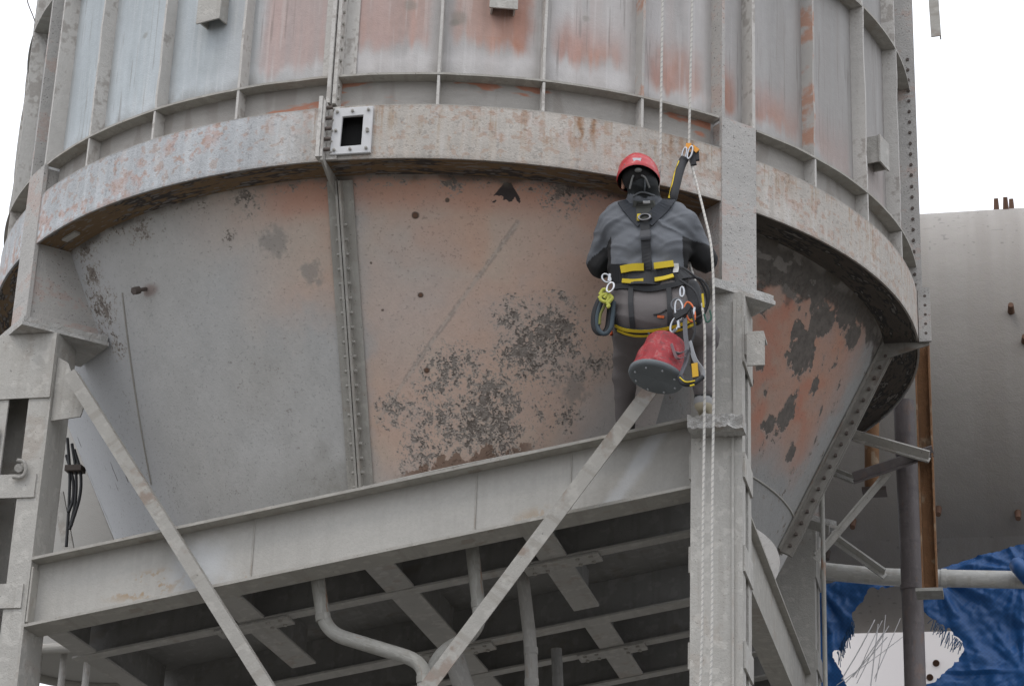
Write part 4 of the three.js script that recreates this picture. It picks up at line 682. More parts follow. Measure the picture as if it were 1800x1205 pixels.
// ---------- worker ----------
const caps = (a, b, r0, r1 = r0) => ({ a, b, r0, r1, d: b.clone().sub(a), l2: Math.max(1e-9, b.distanceToSquared(a)) });
function sdf(list, k) {
  return (x, y, z) => {
    let res = 1e9;
    for (const c of list) {
      const px = x - c.a.x, py = y - c.a.y, pz = z - c.a.z, t = clamp((px * c.d.x + py * c.d.y + pz * c.d.z) / c.l2);
      const d = Math.hypot(px - c.d.x * t, py - c.d.y * t, pz - c.d.z * t) - lerp(c.r0, c.r1, t);
      const h = clamp(0.5 + 0.5 * (res - d) / k); res = res > 1e8 ? d : lerp(res, d, h) - k * h * (1 - h);
    }
    return res;
  };
}
function nets(f, lo, hi, h, colorF) {        // surface nets
  const nx = Math.ceil((hi.x - lo.x) / h) + 1, ny = Math.ceil((hi.y - lo.y) / h) + 1, nz = Math.ceil((hi.z - lo.z) / h) + 1;
  const F = new Float32Array(nx * ny * nz), id = (i, j, k) => (k * ny + j) * nx + i;
  for (let k = 0; k < nz; k++) for (let j = 0; j < ny; j++) for (let i = 0; i < nx; i++) F[id(i, j, k)] = f(lo.x + i * h, lo.y + j * h, lo.z + k * h);
  const vid = new Int32Array(nx * ny * nz).fill(-1), pos = [], nor = [], col = [], idx = [], uv = [];
  for (let k = 0; k < nz - 1; k++) for (let j = 0; j < ny - 1; j++) for (let i = 0; i < nx - 1; i++) {
    let m = 0, sx = 0, sy = 0, sz = 0, n = 0; const v = [];
    for (let c = 0; c < 8; c++) { v[c] = F[id(i + (c & 1), j + (c >> 1 & 1), k + (c >> 2))]; if (v[c] < 0) m |= 1 << c; }
    if (m === 0 || m === 255) continue;
    for (let c = 0; c < 8; c++) for (const b of [1, 2, 4]) if (!(c & b) && (v[c] < 0) !== (v[c | b] < 0)) { const t = v[c] / (v[c] - v[c | b]); sx += (c & 1) + (b === 1 ? t : 0); sy += (c >> 1 & 1) + (b === 2 ? t : 0); sz += (c >> 2) + (b === 4 ? t : 0); n++; }
    vid[id(i, j, k)] = pos.length / 3; const x = lo.x + (i + sx / n) * h, y = lo.y + (j + sy / n) * h, z = lo.z + (k + sz / n) * h; pos.push(x, y, z); uv.push(x, y);
    const e = h * 0.5, g = V(f(x + e, y, z) - f(x - e, y, z), f(x, y + e, z) - f(x, y - e, z), f(x, y, z + e) - f(x, y, z - e)).normalize(); nor.push(g.x, g.y, g.z);
    if (colorF) col.push(...colorF(x, y, z));
  }
  const quad = (a, b, c, d, fl) => { if (a < 0 || b < 0 || c < 0 || d < 0) return; fl ? idx.push(a, c, b, a, d, c) : idx.push(a, b, c, a, c, d); };
  for (let k = 1; k < nz - 1; k++) for (let j = 1; j < ny - 1; j++) for (let i = 1; i < nx - 1; i++) {
    const s = F[id(i, j, k)] < 0;
    if (s !== F[id(i + 1, j, k)] < 0) quad(vid[id(i, j - 1, k - 1)], vid[id(i, j, k - 1)], vid[id(i, j, k)], vid[id(i, j - 1, k)], !s);
    if (s !== F[id(i, j + 1, k)] < 0) quad(vid[id(i - 1, j, k - 1)], vid[id(i - 1, j, k)], vid[id(i, j, k)], vid[id(i, j, k - 1)], !s);
    if (s !== F[id(i, j, k + 1)] < 0) quad(vid[id(i - 1, j - 1, k)], vid[id(i, j - 1, k)], vid[id(i, j, k)], vid[id(i - 1, j, k)], !s);
  }
  const g = new THREE.BufferGeometry(); g.setAttribute('position', new THREE.Float32BufferAttribute(pos, 3)); g.setAttribute('normal', new THREE.Float32BufferAttribute(nor, 3)); g.setAttribute('uv', new THREE.Float32BufferAttribute(uv, 2));
  if (colorF) g.setAttribute('color', new THREE.Float32BufferAttribute(col, 3)); g.setIndex(idx); return g;
}
const J = { // joints
  head: at(1122, 316, 2.93), neck: at(1134, 345, 2.85), chL: at(1098, 408, 2.80), chR: at(1182, 410, 2.80), ubL: at(1092, 383, 2.81), ubR: at(1190, 384, 2.81),
  waL: at(1106, 470, 2.80), waR: at(1170, 470, 2.80), elL: at(1056, 462, 2.70), elR: at(1236, 452, 2.68), haL: at(1092, 462, 2.36), haR: at(1222, 445, 2.32), shL: at(1080, 390, 2.80), shR: at(1204, 392, 2.80),
  hiL: at(1112, 560, 2.79), hiR: at(1192, 560, 2.79), knL: at(1098, 655, 2.46), anL: at(1100, 737, 2.25), knR: at(1236, 588, 2.52), anR: at(1237, 700, 2.50),
};
const worker = thing('person', 'person in red helmet, grey suit and harness standing on the sloping beam facing the hopper', 'person', [J.anL.x, J.anL.y - 0.08, J.anL.z]);
{
  const skin = plain(0.46, 0.25, 0.17, 0.6);
  // continuous body under the clothes, with head, face and hands
  const L = [caps(J.chL, J.chR, 0.085), caps(J.waL, J.waR, 0.075), caps(J.chL.clone().lerp(J.chR, 0.5), J.waL.clone().lerp(J.waR, 0.5), 0.1), caps(J.neck, J.chL.clone().lerp(J.chR, 0.5), 0.05, 0.06), caps(J.neck, J.head.clone().add(V(0, -0.04, 0)), 0.05, 0.055), caps(J.waL.clone().lerp(J.waR, 0.5), J.hiL.clone().lerp(J.hiR, 0.5), 0.09), caps(J.hiL, J.hiR, 0.085),
    caps(J.shL, J.elL, 0.05, 0.04), caps(J.elL, J.haL, 0.038, 0.027), caps(J.shR, J.elR, 0.05, 0.04), caps(J.elR, J.haR, 0.038, 0.027), caps(J.hiL, J.knL, 0.078, 0.05), caps(J.knL, J.anL, 0.048, 0.034), caps(J.hiR, J.knR, 0.078, 0.055), caps(J.knR, J.anR, 0.052, 0.036),
    caps(J.anL, J.anL.clone().add(V(0, -0.05, -0.12)), 0.036, 0.03), caps(J.anR, J.anR.clone().add(V(0, -0.05, -0.12)), 0.036, 0.03)];
  const body = sdf(L, 0.03), H = J.head;
  const headL = [caps(H.clone().add(V(0, 0.02, 0.012)), H.clone().add(V(0, 0.012, -0.035)), 0.083), caps(H.clone().add(V(0, -0.05, -0.05)), H.clone().add(V(0, -0.06, -0.02)), 0.052), caps(H.clone().add(V(0, -0.012, -0.122)), H.clone().add(V(0, -0.032, -0.13)), 0.008, 0.013), caps(H.clone().add(V(-0.022, -0.068, -0.098)), H.clone().add(V(0.022, -0.068, -0.098)), 0.009), caps(H.clone().add(V(-0.022, -0.076, -0.095)), H.clone().add(V(0.022, -0.076, -0.095)), 0.008), caps(H.clone().add(V(-0.085, 0.004, 0)), H.clone().add(V(-0.088, -0.04, -0.008)), 0.014, 0.01), caps(H.clone().add(V(0.085, 0.004, 0)), H.clone().add(V(0.088, -0.04, -0.008)), 0.014, 0.01), caps(H.clone().add(V(0, -0.03, 0.02)), J.neck, 0.055)];
  const head = sdf(headL, 0.018);
  const eye = (x, y, z) => Math.min(Math.hypot(x - H.x + 0.032, y - H.y + 0.004, z - H.z + 0.118), Math.hypot(x - H.x - 0.032, y - H.y + 0.004, z - H.z + 0.118)) - 0.013;
  const handL = [];
  for (const [w, sgn] of [[J.haL, 1], [J.haR, -1]]) { // palm, four curled fingers, thumb
    const f = V(0.1 * sgn, 0.1, -1).normalize(), up = V(0, 1, 0), c = w.clone().addScaledVector(f, 0.055); handL.push(caps(w.clone().addScaledVector(up, 0.014), c.clone().addScaledVector(up, 0.026), 0.018), caps(w.clone().addScaledVector(up, -0.014), c.clone().addScaledVector(up, -0.024), 0.018), caps(w, c, 0.02));
    const s = V(sgn, 0, 0);
    [[0.03, 0.042], [0.010, 0.047], [-0.010, 0.043], [-0.029, 0.034]].forEach(([o, l]) => { const a = c.clone().addScaledVector(up, o).addScaledVector(f, 0.012), b = a.clone().addScaledVector(f, l), d = b.clone().addScaledVector(f, 0.01).addScaledVector(s, l * 0.6), e = d.clone().addScaledVector(f, -0.02).addScaledVector(s, l * 0.3); handL.push(caps(a, b, 0.0095, 0.009), caps(b, d, 0.009, 0.0085), caps(d, e, 0.0085, 0.0075)); });
    const ta = w.clone().addScaledVector(f, 0.02).addScaledVector(up, 0.03), tb = ta.clone().addScaledVector(f, 0.03).addScaledVector(s, 0.03).addScaledVector(up, 0.01), tc = tb.clone().addScaledVector(f, 0.028).addScaledVector(s, 0.012); handL.push(caps(ta, tb, 0.012, 0.0105), caps(tb, tc, 0.0105, 0.009));
  }
  const hands = sdf(handL, 0.005);
  const bb = (l, m) => { const b = new THREE.Box3(); for (const c of l) { b.expandByPoint(c.a.clone().addScalar(c.r0)); b.expandByPoint(c.a.clone().addScalar(-c.r0)); b.expandByPoint(c.b.clone().addScalar(c.r1)); b.expandByPoint(c.b.clone().addScalar(-c.r1)); } b.expandByScalar(m); return b; };
  const bB = bb(L, 0.03), hB = bb(headL, 0.02);
  const gB = nets(body, bB.min, bB.max, 0.012), gH = nets((x, y, z) => Math.max(head(x, y, z), -eye(x, y, z) - 0.004), hB.min, hB.max, 0.0036);
  const hl = handL.slice(0, handL.length / 2), hr = handL.slice(handL.length / 2), b1 = bb(hl, 0.01), b2 = bb(hr, 0.01);
  part('body', [gB, gH, nets(sdf(hl, 0.005), b1.min, b1.max, 0.0034), nets(sdf(hr, 0.005), b2.min, b2.max, 0.0034)], skin, worker);
  part('eye', [new THREE.SphereGeometry(0.0115, 12, 8).translate(H.x - 0.032, H.y - 0.004, H.z - 0.112), new THREE.SphereGeometry(0.0115, 12, 8).translate(H.x + 0.032, H.y - 0.004, H.z - 0.112)], plain(0.6, 0.58, 0.55, 0.3), worker);
  // jacket
  const JL = [caps(J.chL, J.chR, 0.125), caps(J.ubL, J.ubR, 0.088), caps(J.waL, J.waR, 0.108), caps(J.waL.clone().add(V(0.01, -0.03, 0)), J.waR.clone().add(V(-0.01, -0.03, 0)), 0.108), caps(at(1112, 440, 2.81), at(1172, 440, 2.81), 0.13), caps(at(1134, 360, 2.83), at(1129, 322, 2.935), 0.086, 0.074),
    caps(J.shL, J.elL, 0.083, 0.074), caps(J.elL, J.haL.clone().lerp(J.elL, 0.1), 0.07, 0.043), caps(J.shR, J.elR, 0.083, 0.078), caps(J.elR, J.haR.clone().lerp(J.elR, 0.1), 0.074, 0.045)];
  const jk = sdf(JL, 0.02);
  const fold = (x, y, z) => { const s = Math.abs(x - J.waL.x - 0.11), c = Math.hypot(0.22, vn3((s * 0.75 + y + 0.05 * vn3(x * 12, y * 12, 3)) * 15, (x - y * 0.6) * 4.2, z * 4) * 2 - 1) * 1.05, e = Math.hypot(0.2, vn3((y - s * 0.4) * 24, s * 6, z * 6) * 2 - 1); return 0.044 * (0.58 - c) + 0.02 * (0.5 - e); };
  const jf = (x, y, z) => { const d = jk(x, y, z); return Math.abs(d) < 0.06 ? d - fold(x, y, z) * 0.8 : d; };
  const jB = bb(JL, 0.05);
  const blackArm = (x, y, z) => { const eL = Math.hypot(x - J.elL.x, y - J.elL.y, z - J.elL.z), eR = Math.hypot(x - J.elR.x, y - J.elR.y, z - J.elR.z); const inL = x < J.chL.x - 0.06 && y < J.elL.y + 0.025 - (x - J.elL.x) * -0.5 ? 1 : 0, inR = x > J.chR.x + 0.075 && y < J.elR.y + 0.035 ? 1 : 0; return (z < 2.66 && (eL < 0.4 || eR < 0.4) && (x < J.chL.x - 0.06 || x > J.chR.x + 0.06)) || inL || inR; };
  const fabT = greyTex(256, 256, (u, v) => 0.5 + 0.25 * Math.sin(u * 256 * 1.57) * Math.sin(v * 256 * 1.57) + 0.5 * (fbm(u * 16, v * 16, 3, 905, 16) - 0.5), 6, 6);
  const cloth = (r = 0.85) => new THREE.MeshPhysicalMaterial({ vertexColors: true, roughness: r, bumpMap: fabT, bumpScale: 0.0012 });
  part('jacket', nets(jf, jB.min, jB.max, 0.0085, (x, y, z) => { if (blackArm(x, y, z)) return [0.012, 0.012, 0.013]; if (y > J.neck.y - 0.062 + 0.45 * Math.abs(x - H.x - 0.04)) return [0.012, 0.014, 0.015]; const n = vn3(x * 9, y * 9, z * 9) * 0.2 + 0.9; const k = y > J.chL.y - 0.03 && y < J.chL.y + 0.05 ? 1.0 : 1; return [0.13 * n * k, 0.139 * n * k, 0.155 * n * k]; }), cloth(), worker);
  // trousers
  const TL = [caps(at(1112, 508, 2.79), at(1188, 508, 2.79), 0.115), caps(at(1110, 545, 2.79), at(1192, 545, 2.79), 0.122), caps(at(1118, 560, 2.82), at(1188, 560, 2.82), 0.115), caps(J.hiL, J.knL, 0.116, 0.066), caps(J.knL, J.anL, 0.064, 0.054), caps(J.hiR, J.knR, 0.118, 0.092), caps(J.knR, J.anR.clone().lerp(J.knR, 0.1), 0.08, 0.056)];
  const tk = sdf(TL, 0.035), tB = bb(TL, 0.04);
  const tf = (x, y, z) => { const d = tk(x, y, z); return Math.abs(d) < 0.05 ? d - 0.012 * (0.5 - Math.abs(vn3(x * 6, y * 13 + x * 5, z * 6) * 2 - 1)) : d; };
  part('trousers', nets(tf, tB.min, tB.max, 0.0095, (x, y, z) => { const n = 0.88 + 0.25 * vn3(x * 8, y * 8, z * 8); return [0.125 * n, 0.113 * n, 0.112 * n]; }), cloth(), worker);
  // boots
  const boot = (A, col, name) => { const bl = [caps(A.clone().add(V(0, 0.06, 0)), A.clone().add(V(0, -0.02, 0)), 0.052, 0.05), caps(A.clone().add(V(0, -0.045, 0.015)), A.clone().add(V(0.0, -0.05, -0.14)), 0.042, 0.036), caps(A.clone().add(V(0, -0.02, 0)), A.clone().add(V(0, -0.04, -0.1)), 0.048, 0.036)], bf = sdf(bl, 0.025), B = bb(bl, 0.02), fl = A.y - 0.082; part(name, nets((x, y, z) => Math.max(bf(x, y, z), fl - y), B.min, B.max, 0.007, col), cloth(0.7), worker); };
  boot(J.anL, () => [0.03, 0.026, 0.024], 'boot');
  boot(J.anR, (x, y, z) => y > J.anR.y - 0.005 ? [0.008, 0.008, 0.009] : y > J.anR.y - 0.045 ? [0.3, 0.3, 0.3] : [0.42, 0.37, 0.27], 'boot');
  // helmet: shell open below, tilted forward
  const hm = thing2('helmet', worker, H);
  function thing2(n, p, at0) { const g = new THREE.Group(); g.name = n; g.position.copy(at0).sub(originOf(p)); p.add(g); return g; }
  const shell = new THREE.SphereGeometry(0.118, 48, 30, 0, Math.PI * 2, 0, Math.PI * 0.56), sp = shell.attributes.position;
  for (let i = 0; i < sp.count; i++) { let x = sp.getX(i), y = sp.getY(i), z = sp.getZ(i); const a = Math.atan2(x, z); z *= 1.2; y *= 1.02; if (y < 0.012) { y -= 0.02 * Math.pow(Math.abs(Math.sin(a)), 2); const f = 1 + 0.05 * sst(0.02, -0.02, y); x *= f; z *= f; } if (Math.abs(x) < 0.045 && y > 0.05) y += 0.004 * Math.cos(x / 0.045 * 1.57); sp.setXYZ(i, x, y, z); }
  shell.computeVertexNormals(); shell.rotateX(-0.12); shell.rotateZ(0.07); shell.translate(H.x, H.y + 0.028, H.z);
  const inner = shell.clone(); inner.translate(-H.x, -H.y - 0.028, -H.z); inner.scale(0.955, 0.95, 0.955); inner.translate(H.x, H.y + 0.028, H.z);
  part('shell', shell, new THREE.MeshPhysicalMaterial({ map: colorTex(512, 256, (u, v) => { const n = fbm(u * 40, v * 20, 4, 941), f = fbm(u * 120, v * 60, 3, 945); let c = mul3([0.52, 0.026, 0.034], 0.85 + 0.3 * (n - 0.5)); c = mix3(c, [0.42, 0.2, 0.19], 0.55 * sst(0.55, 0.72, f * 0.6 + n * 0.4)); return mix3(c, [0.2, 0.05, 0.05], 0.5 * sst(0.68, 0.76, f)); }), roughness: 0.45, clearcoat: 0.2, side: THREE.DoubleSide }), hm);
  part('liner', inner, plain(0.02, 0.02, 0.02, 0.9, { side: THREE.DoubleSide }), hm);
  const hp = (px, py) => { const d = at(px, py, 0).sub(CAM).normalize(); let t = 11.5; for (let i = 0; i < 4000; i++) { const P = CAM.clone().addScaledVector(d, t), q = P.clone().sub(V(H.x, H.y + 0.028, H.z)); if (Math.hypot(q.x / 0.121, q.y / 0.123, q.z / 0.144) < 1) return P; t += 0.001; } return at(px, py, 3.05); };
  const stk = (a) => { const P = a.map(([x, y]) => hp(x, y)), c = P.reduce((s, p) => s.add(p), V()).multiplyScalar(1 / P.length), n = c.clone().sub(H).normalize().multiplyScalar(0.003); const o = []; for (let i = 1; i < P.length - 1; i++) for (const p of [P[0], P[i + 1], P[i]]) { const q = p.clone().add(n); o.push(q.x, q.y, q.z); } const g = flat(o); g.setAttribute('uv', new THREE.Float32BufferAttribute(new Float32Array(o.length / 3 * 2), 2)); return g; };
  part('sticker', stk([[1112, 278], [1128, 278], [1125, 286], [1115, 286]]), plain(0.4, 0.42, 0.45, 0.6), hm);
  part('vent', stk([[1092, 296], [1099, 288], [1100, 292], [1094, 298]]), plain(0.12, 0.12, 0.13, 0.6), hm);
  part('cradle', [tube([hp(1112, 297).add(V(0, -0.02, -0.04)), at(1112, 312, 3.03), at(1107, 332, 3.02)], 0.006, 12, 6), tube([hp(1126, 297).add(V(0, -0.02, -0.04)), at(1134, 312, 3.03), at(1142, 330, 3.0)], 0.006, 12, 6), new THREE.SphereGeometry(0.018, 12, 8).scale(1.2, 0.8, 0.7).translate(...at(1122, 299, 3.045).toArray())], plain(0.13, 0.13, 0.125, 0.8), hm);
  part('hair', (() => { const g = new THREE.SphereGeometry(0.094, 30, 20); g.scale(0.98, 0.95, 1.05); g.translate(H.x, H.y + 0.012, H.z + 0.01); const p = g.attributes.position; for (let i = 0; i < p.count; i++) if (p.getZ(i) < H.z - 0.055 && p.getY(i) < H.y + 0.06) p.setZ(i, H.z - 0.055); return g; })(), plain(0.012, 0.011, 0.011, 0.95), worker);

  // --- harness: ribbons laid on the clothes ---
  const all = (x, y, z) => Math.min(jf(x, y, z), tf(x, y, z));
  const hit = (px, py) => { const d = at(px, py, 0).sub(CAM).normalize(); let t = 10.8; for (let i = 0; i < 400; i++) { const P = CAM.clone().addScaledVector(d, t), s = all(P.x, P.y, P.z); if (s < 0.0008) { const e = 0.012, n = V(all(P.x + e, P.y, P.z) - all(P.x - e, P.y, P.z), all(P.x, P.y + e, P.z) - all(P.x, P.y - e, P.z), all(P.x, P.y, P.z + e) - all(P.x, P.y, P.z - e)).normalize(); return { P, n }; } t += Math.max(0.0006, s * 0.6); if (t > 14.5) break; } return null; };
  function ribbon(pix, w, off = 0.006, t = 0.004) {
    const sm = new THREE.CatmullRomCurve3(pix.map(([x, y]) => V(x, y, 0)), false, 'centripetal'), N = Math.max(6, Math.round(sm.getLength() / 5)), H2 = [];
    for (let i = 0; i <= N; i++) { const q = sm.getPoint(i / N), h = hit(q.x, q.y); if (h) H2.push(h); }
    for (let s = 0; s < 3; s++) for (let i = 1; i < H2.length - 1; i++) { H2[i].n.add(H2[i - 1].n).add(H2[i + 1].n).normalize(); const avg = H2[i - 1].P.clone().add(H2[i + 1].P).multiplyScalar(0.5), k = avg.sub(H2[i].P).dot(H2[i].n); if (k > 0) H2[i].P.addScaledVector(H2[i].n, k * 0.8); }
    const pos = [], idx = [], uv = [];
    H2.forEach((h, i) => { const a = H2[Math.max(0, i - 1)].P, b = H2[Math.min(H2.length - 1, i + 1)].P, d = b.clone().sub(a).normalize(), s = V().crossVectors(d, h.n).normalize(); for (const [k, o] of [[-1, off], [1, off], [1, off - t - 0.006], [-1, off - t - 0.006]]) { const q = h.P.clone().addScaledVector(s, k * w / 2).addScaledVector(h.n, o); pos.push(q.x, q.y, q.z); uv.push(k, i); } });
    for (let i = 0; i < H2.length - 1; i++) for (let k = 0; k < 4; k++) { const a = i * 4 + k, b = i * 4 + (k + 1) % 4; idx.push(a, b, b + 4, a, b + 4, a + 4); }
    const g = new THREE.BufferGeometry(); g.setAttribute('position', new THREE.Float32BufferAttribute(pos, 3)); g.setAttribute('uv', new THREE.Float32BufferAttribute(uv, 2)); g.setIndex(idx); const f = g.toNonIndexed(); f.computeVertexNormals(); return f;
  }
  const hn = thing2('harness', worker, J.waL);
  const web = plain(0.022, 0.023, 0.026, 0.75), navy = plain(0.03, 0.034, 0.042, 0.8), yel = plain(0.62, 0.46, 0.02, 0.7), pad = plain(0.055, 0.056, 0.05, 0.85), metal = plain(0.6, 0.6, 0.62, 0.3, { metalness: 0.9 });
  part('shoulder_strap', ribbon([[1091, 346], [1103, 362], [1118, 380], [1130, 392]], 0.075, 0.009), navy, hn); part('shoulder_strap', ribbon([[1184, 342], [1172, 358], [1156, 374], [1138, 392]], 0.075, 0.009), navy, hn);
  part('back_pad', ribbon([[1132, 355], [1132, 370], [1134, 388]], 0.085, 0.014), pad, hn);
  part('back_pad', ribbon([[1114, 363], [1133, 364], [1152, 362]], 0.07, 0.0135), pad, hn);
  part('pad_tag', [ribbon([[1130, 354], [1142, 354]], 0.012, 0.017)], plain(0.5, 0.5, 0.5, 0.8), hn);
  part('pad_tag', [ribbon([[1128, 367], [1139, 368]], 0.011, 0.018)], plain(0.35, 0.36, 0.34, 0.8), hn);
  part('back_strap', ribbon([[1134, 388], [1135, 410], [1136, 440], [1139, 474]], 0.052, 0.009), web, hn);
  part('strap_keeper', ribbon([[1135, 408], [1135.5, 422]], 0.058, 0.016), plain(0.04, 0.042, 0.05, 0.6), hn);
  { const q = hit(1134, 385), c = q.P.clone().addScaledVector(q.n, 0.02); const t = new THREE.TorusGeometry(0.026, 0.006, 8, 24); t.scale(1.25, 0.8, 1); t.applyQuaternion(new THREE.Quaternion().setFromUnitVectors(V(0, 0, 1), q.n)); t.translate(c.x, c.y, c.z); part('d_ring', t, plain(0.2, 0.2, 0.21, 0.35, { metalness: 0.8 }), hn); part('d_ring_tab', ribbon([[1124, 379], [1124, 391]], 0.02, 0.018), yel, hn); }
  part('waist_belt', [ribbon([[1078, 482], [1095, 483], [1115, 484], [1140, 484], [1165, 482], [1185, 480], [1202, 476]], 0.125, 0.012)], web, hn);
  for (const [a, b] of [[[[1093, 474], [1112, 470], [1132, 469]], 0.042], [[[1151, 468], [1168, 466], [1182, 464]], 0.036], [[[1096, 494], [1114, 495], [1132, 494]], 0.024], [[[1152, 493], [1168, 491], [1184, 487]], 0.024]]) part('belt_panel', ribbon(a, b, 0.019), yel, hn);
  part('belt_buckle', ribbon([[1186, 464], [1188, 482]], 0.03, 0.02), plain(0.55, 0.54, 0.52, 0.5), hn);
  part('lower_belt', ribbon([[1080, 505], [1100, 503], [1140, 508], [1180, 502], [1205, 496]], 0.03, 0.012), web, hn);
  part('riser_strap', ribbon([[1110, 500], [1109, 525], [1110, 550], [1113, 578]], 0.028, 0.009), web, hn); part('riser_strap', ribbon([[1176, 500], [1177, 525], [1178, 550], [1178, 577]], 0.028, 0.009), web, hn);
  part('riser_strap', ribbon([[1077, 520], [1079, 545], [1086, 570]], 0.026, 0.009), web, hn);
  part('leg_loop', ribbon([[1083, 574], [1096, 580], [1120, 584], [1150, 583], [1180, 578], [1205, 570], [1232, 556]], 0.056, 0.009), web, hn);
  part('leg_loop_stripe', ribbon([[1084, 571], [1097, 577], [1120, 580], [1150, 579], [1180, 574], [1205, 566], [1230, 554]], 0.018, 0.014), yel, hn); part('leg_loop_stripe', ribbon([[1088, 579], [1100, 584], [1120, 588], [1150, 586], [1180, 581], [1206, 574], [1230, 561]], 0.014, 0.014), yel, hn);
  part('pocket_flap', ribbon([[1149, 553], [1160, 551], [1172, 544]], 0.006, 0.006), web, worker); part('pocket_mark', ribbon([[1156, 556], [1168, 557]], 0.014, 0.005), plain(0.55, 0.12, 0.03, 0.7), worker);
  part('trouser_tag', ribbon([[1075, 572], [1077, 588]], 0.02, 0.012), plain(0.6, 0.11, 0.03, 0.7), worker);
  part('hood_cord', ribbon([[1112, 345], [1128, 337], [1150, 343]], 0.008, 0.006), plain(0.14, 0.15, 0.16), worker);
  part('hood_cord', ribbon([[1133, 335], [1134, 325], [1134, 316]], 0.008, 0.006), plain(0.1, 0.11, 0.12), worker);

  // --- gear carried on the harness: things of their own ---
  const ringG = (c, rx, ry, r, tilt, n = V(0, 0, 1)) => { const pts = []; for (let i = 0; i < 20; i++) { const a = i / 20 * Math.PI * 2; const x = rx * Math.cos(a), y = ry * Math.sin(a); pts.push(V(x * Math.cos(tilt) - y * Math.sin(tilt), x * Math.sin(tilt) + y * Math.cos(tilt), 0).applyQuaternion(new THREE.Quaternion().setFromUnitVectors(V(0, 0, 1), n.clone().normalize())).add(c)); } return tube(pts, r, 50, 8, true); };
  const silver = plain(0.42, 0.43, 0.45, 0.3, { metalness: 1 }), orange = plain(0.66, 0.14, 0.03, 0.4), grayW = plain(0.14, 0.145, 0.16, 0.8), dk = plain(0.02, 0.021, 0.024, 0.7);
  const carab = (label, px, py, z, rx, ry, tilt, mat, gate) => { const c = at(px, py, z), o = thing('carabiner', label, 'carabiner', [c.x, c.y, c.z]); part('frame', ringG(c, rx, ry, 0.0062, tilt), mat, o); if (gate) part('gate', cyl(c.clone().add(V(rx * 0.96 - 0.3 * ry * Math.sin(tilt), -0.02, 0)), c.clone().add(V(rx * 0.96, 0.025, 0)), 0.009), gate, o); return o; };
  carab('silver carabiner hanging from the right hip by the grey loops', 1194, 545, 3.03, 0.022, 0.062, 0.12, silver, silver);
  carab('orange and silver carabiner at the worker\'s right hip', 1213, 548, 3.05, 0.024, 0.06, 0.25, orange, silver);
  carab('lower silver carabiner holding the grey foot loops', 1186, 571, 3.06, 0.02, 0.045, -0.3, silver, silver);
  carab('small silver shackle above the orange carabiner', 1199, 513, 3.02, 0.011, 0.03, 0, silver);
  carab('silver carabiner on the worker\'s left hip by the yellow knot', 1066, 489, 2.98, 0.02, 0.03, 0.7, silver, silver);
  carab('small grey carabiner below the left hip belt', 1073, 505, 2.98, 0.018, 0.03, -0.4, metal);
  { const c = at(1203, 552, 3.07), o = thing('ascender_clamp', 'black rope clamp hanging between the hip carabiners', 'clamp', [c.x, c.y, c.z]); part('body', [bar(at(1186, 558, 3.07), at(1206, 546, 3.07), 0.035, 0.022, V(0.3, 0.9, 0)), bar(at(1200, 556, 3.06), at(1212, 536, 3.06), 0.03, 0.02, V(0.9, 0.3, 0))], dk, o); part('wheel', ringG(at(1190, 535, 3.02), 0.03, 0.035, 0.006, 0), grayW, o); }
  const flatLoop = (pts, w, mat, o, name) => { const c = new THREE.CatmullRomCurve3(pts.map(([x, y, z]) => at(x, y, z)), false, 'centripetal'), N = pts.length * 7, gs = []; let p = c.getPoint(0); for (let i = 1; i <= N; i++) { const q = c.getPoint(i / N); gs.push(bar(p, q.clone().add(q.clone().sub(p).multiplyScalar(0.15)), w, 0.004, V(0.8, 0.2, 0.55))); p = q; } part(name, gs, mat, o); };
  { // foot loops
    const c = at(1205, 620, 3.08), o = thing('foot_loop', 'grey webbing foot loops with a yellow tab hanging by the right thigh', 'webbing', [c.x, c.y, c.z]);
    flatLoop([[1186, 578, 3.06], [1176, 596, 3.08], [1171, 612, 3.1], [1177, 632, 3.1], [1190, 652, 3.1]], 0.024, grayW, o, 'webbing');
    flatLoop([[1204, 560, 3.07], [1205, 585, 3.08], [1208, 610, 3.1]], 0.03, grayW, o, 'webbing');
    flatLoop([[1176, 612, 3.1], [1192, 621, 3.13], [1210, 614, 3.12]], 0.018, grayW, o, 'webbing'); flatLoop([[1180, 604, 3.12], [1192, 630, 3.14], [1205, 626, 3.12]], 0.016, plain(0.2, 0.13, 0.14, 0.8), o, 'webbing');
    flatLoop([[1208, 610, 3.1], [1206, 635, 3.11], [1196, 660, 3.11], [1194, 668, 3.1]], 0.034, grayW, o, 'webbing'); flatLoop([[1212, 600, 3.1], [1222, 632, 3.12], [1235, 652, 3.12], [1236, 664, 3.12]], 0.028, plain(0.3, 0.31, 0.33, 0.8), o, 'webbing');
    part('step', tube([at(1193, 662, 3.12), at(1202, 674, 3.14), at(1218, 674, 3.14), at(1236, 662, 3.12)], 0.014, 20, 8), dk, o); part('step_edge', tube([at(1195, 663, 3.14), at(1206, 671, 3.16), at(1222, 669, 3.155)], 0.004, 16, 6), yel, o); part('step_edge', tube([at(1213, 678, 3.155), at(1221, 676, 3.155)], 0.005, 8, 6), yel, o);
    part('tab', bar(at(1221, 638, 3.13), at(1223, 662, 3.13), 0.034, 0.005, V(1, 0, 0.2)), plain(0.6, 0.35, 0.02, 0.7), o);
    part('strap', (() => { const pts = [[1216, 545], [1222, 580], [1214, 612], [1222, 640]]; return tube(pts.map(([x, y], i) => at(x, y, 3.08 + i * 0.01)), 0.007, 24, 6); })(), dk, o);
  }
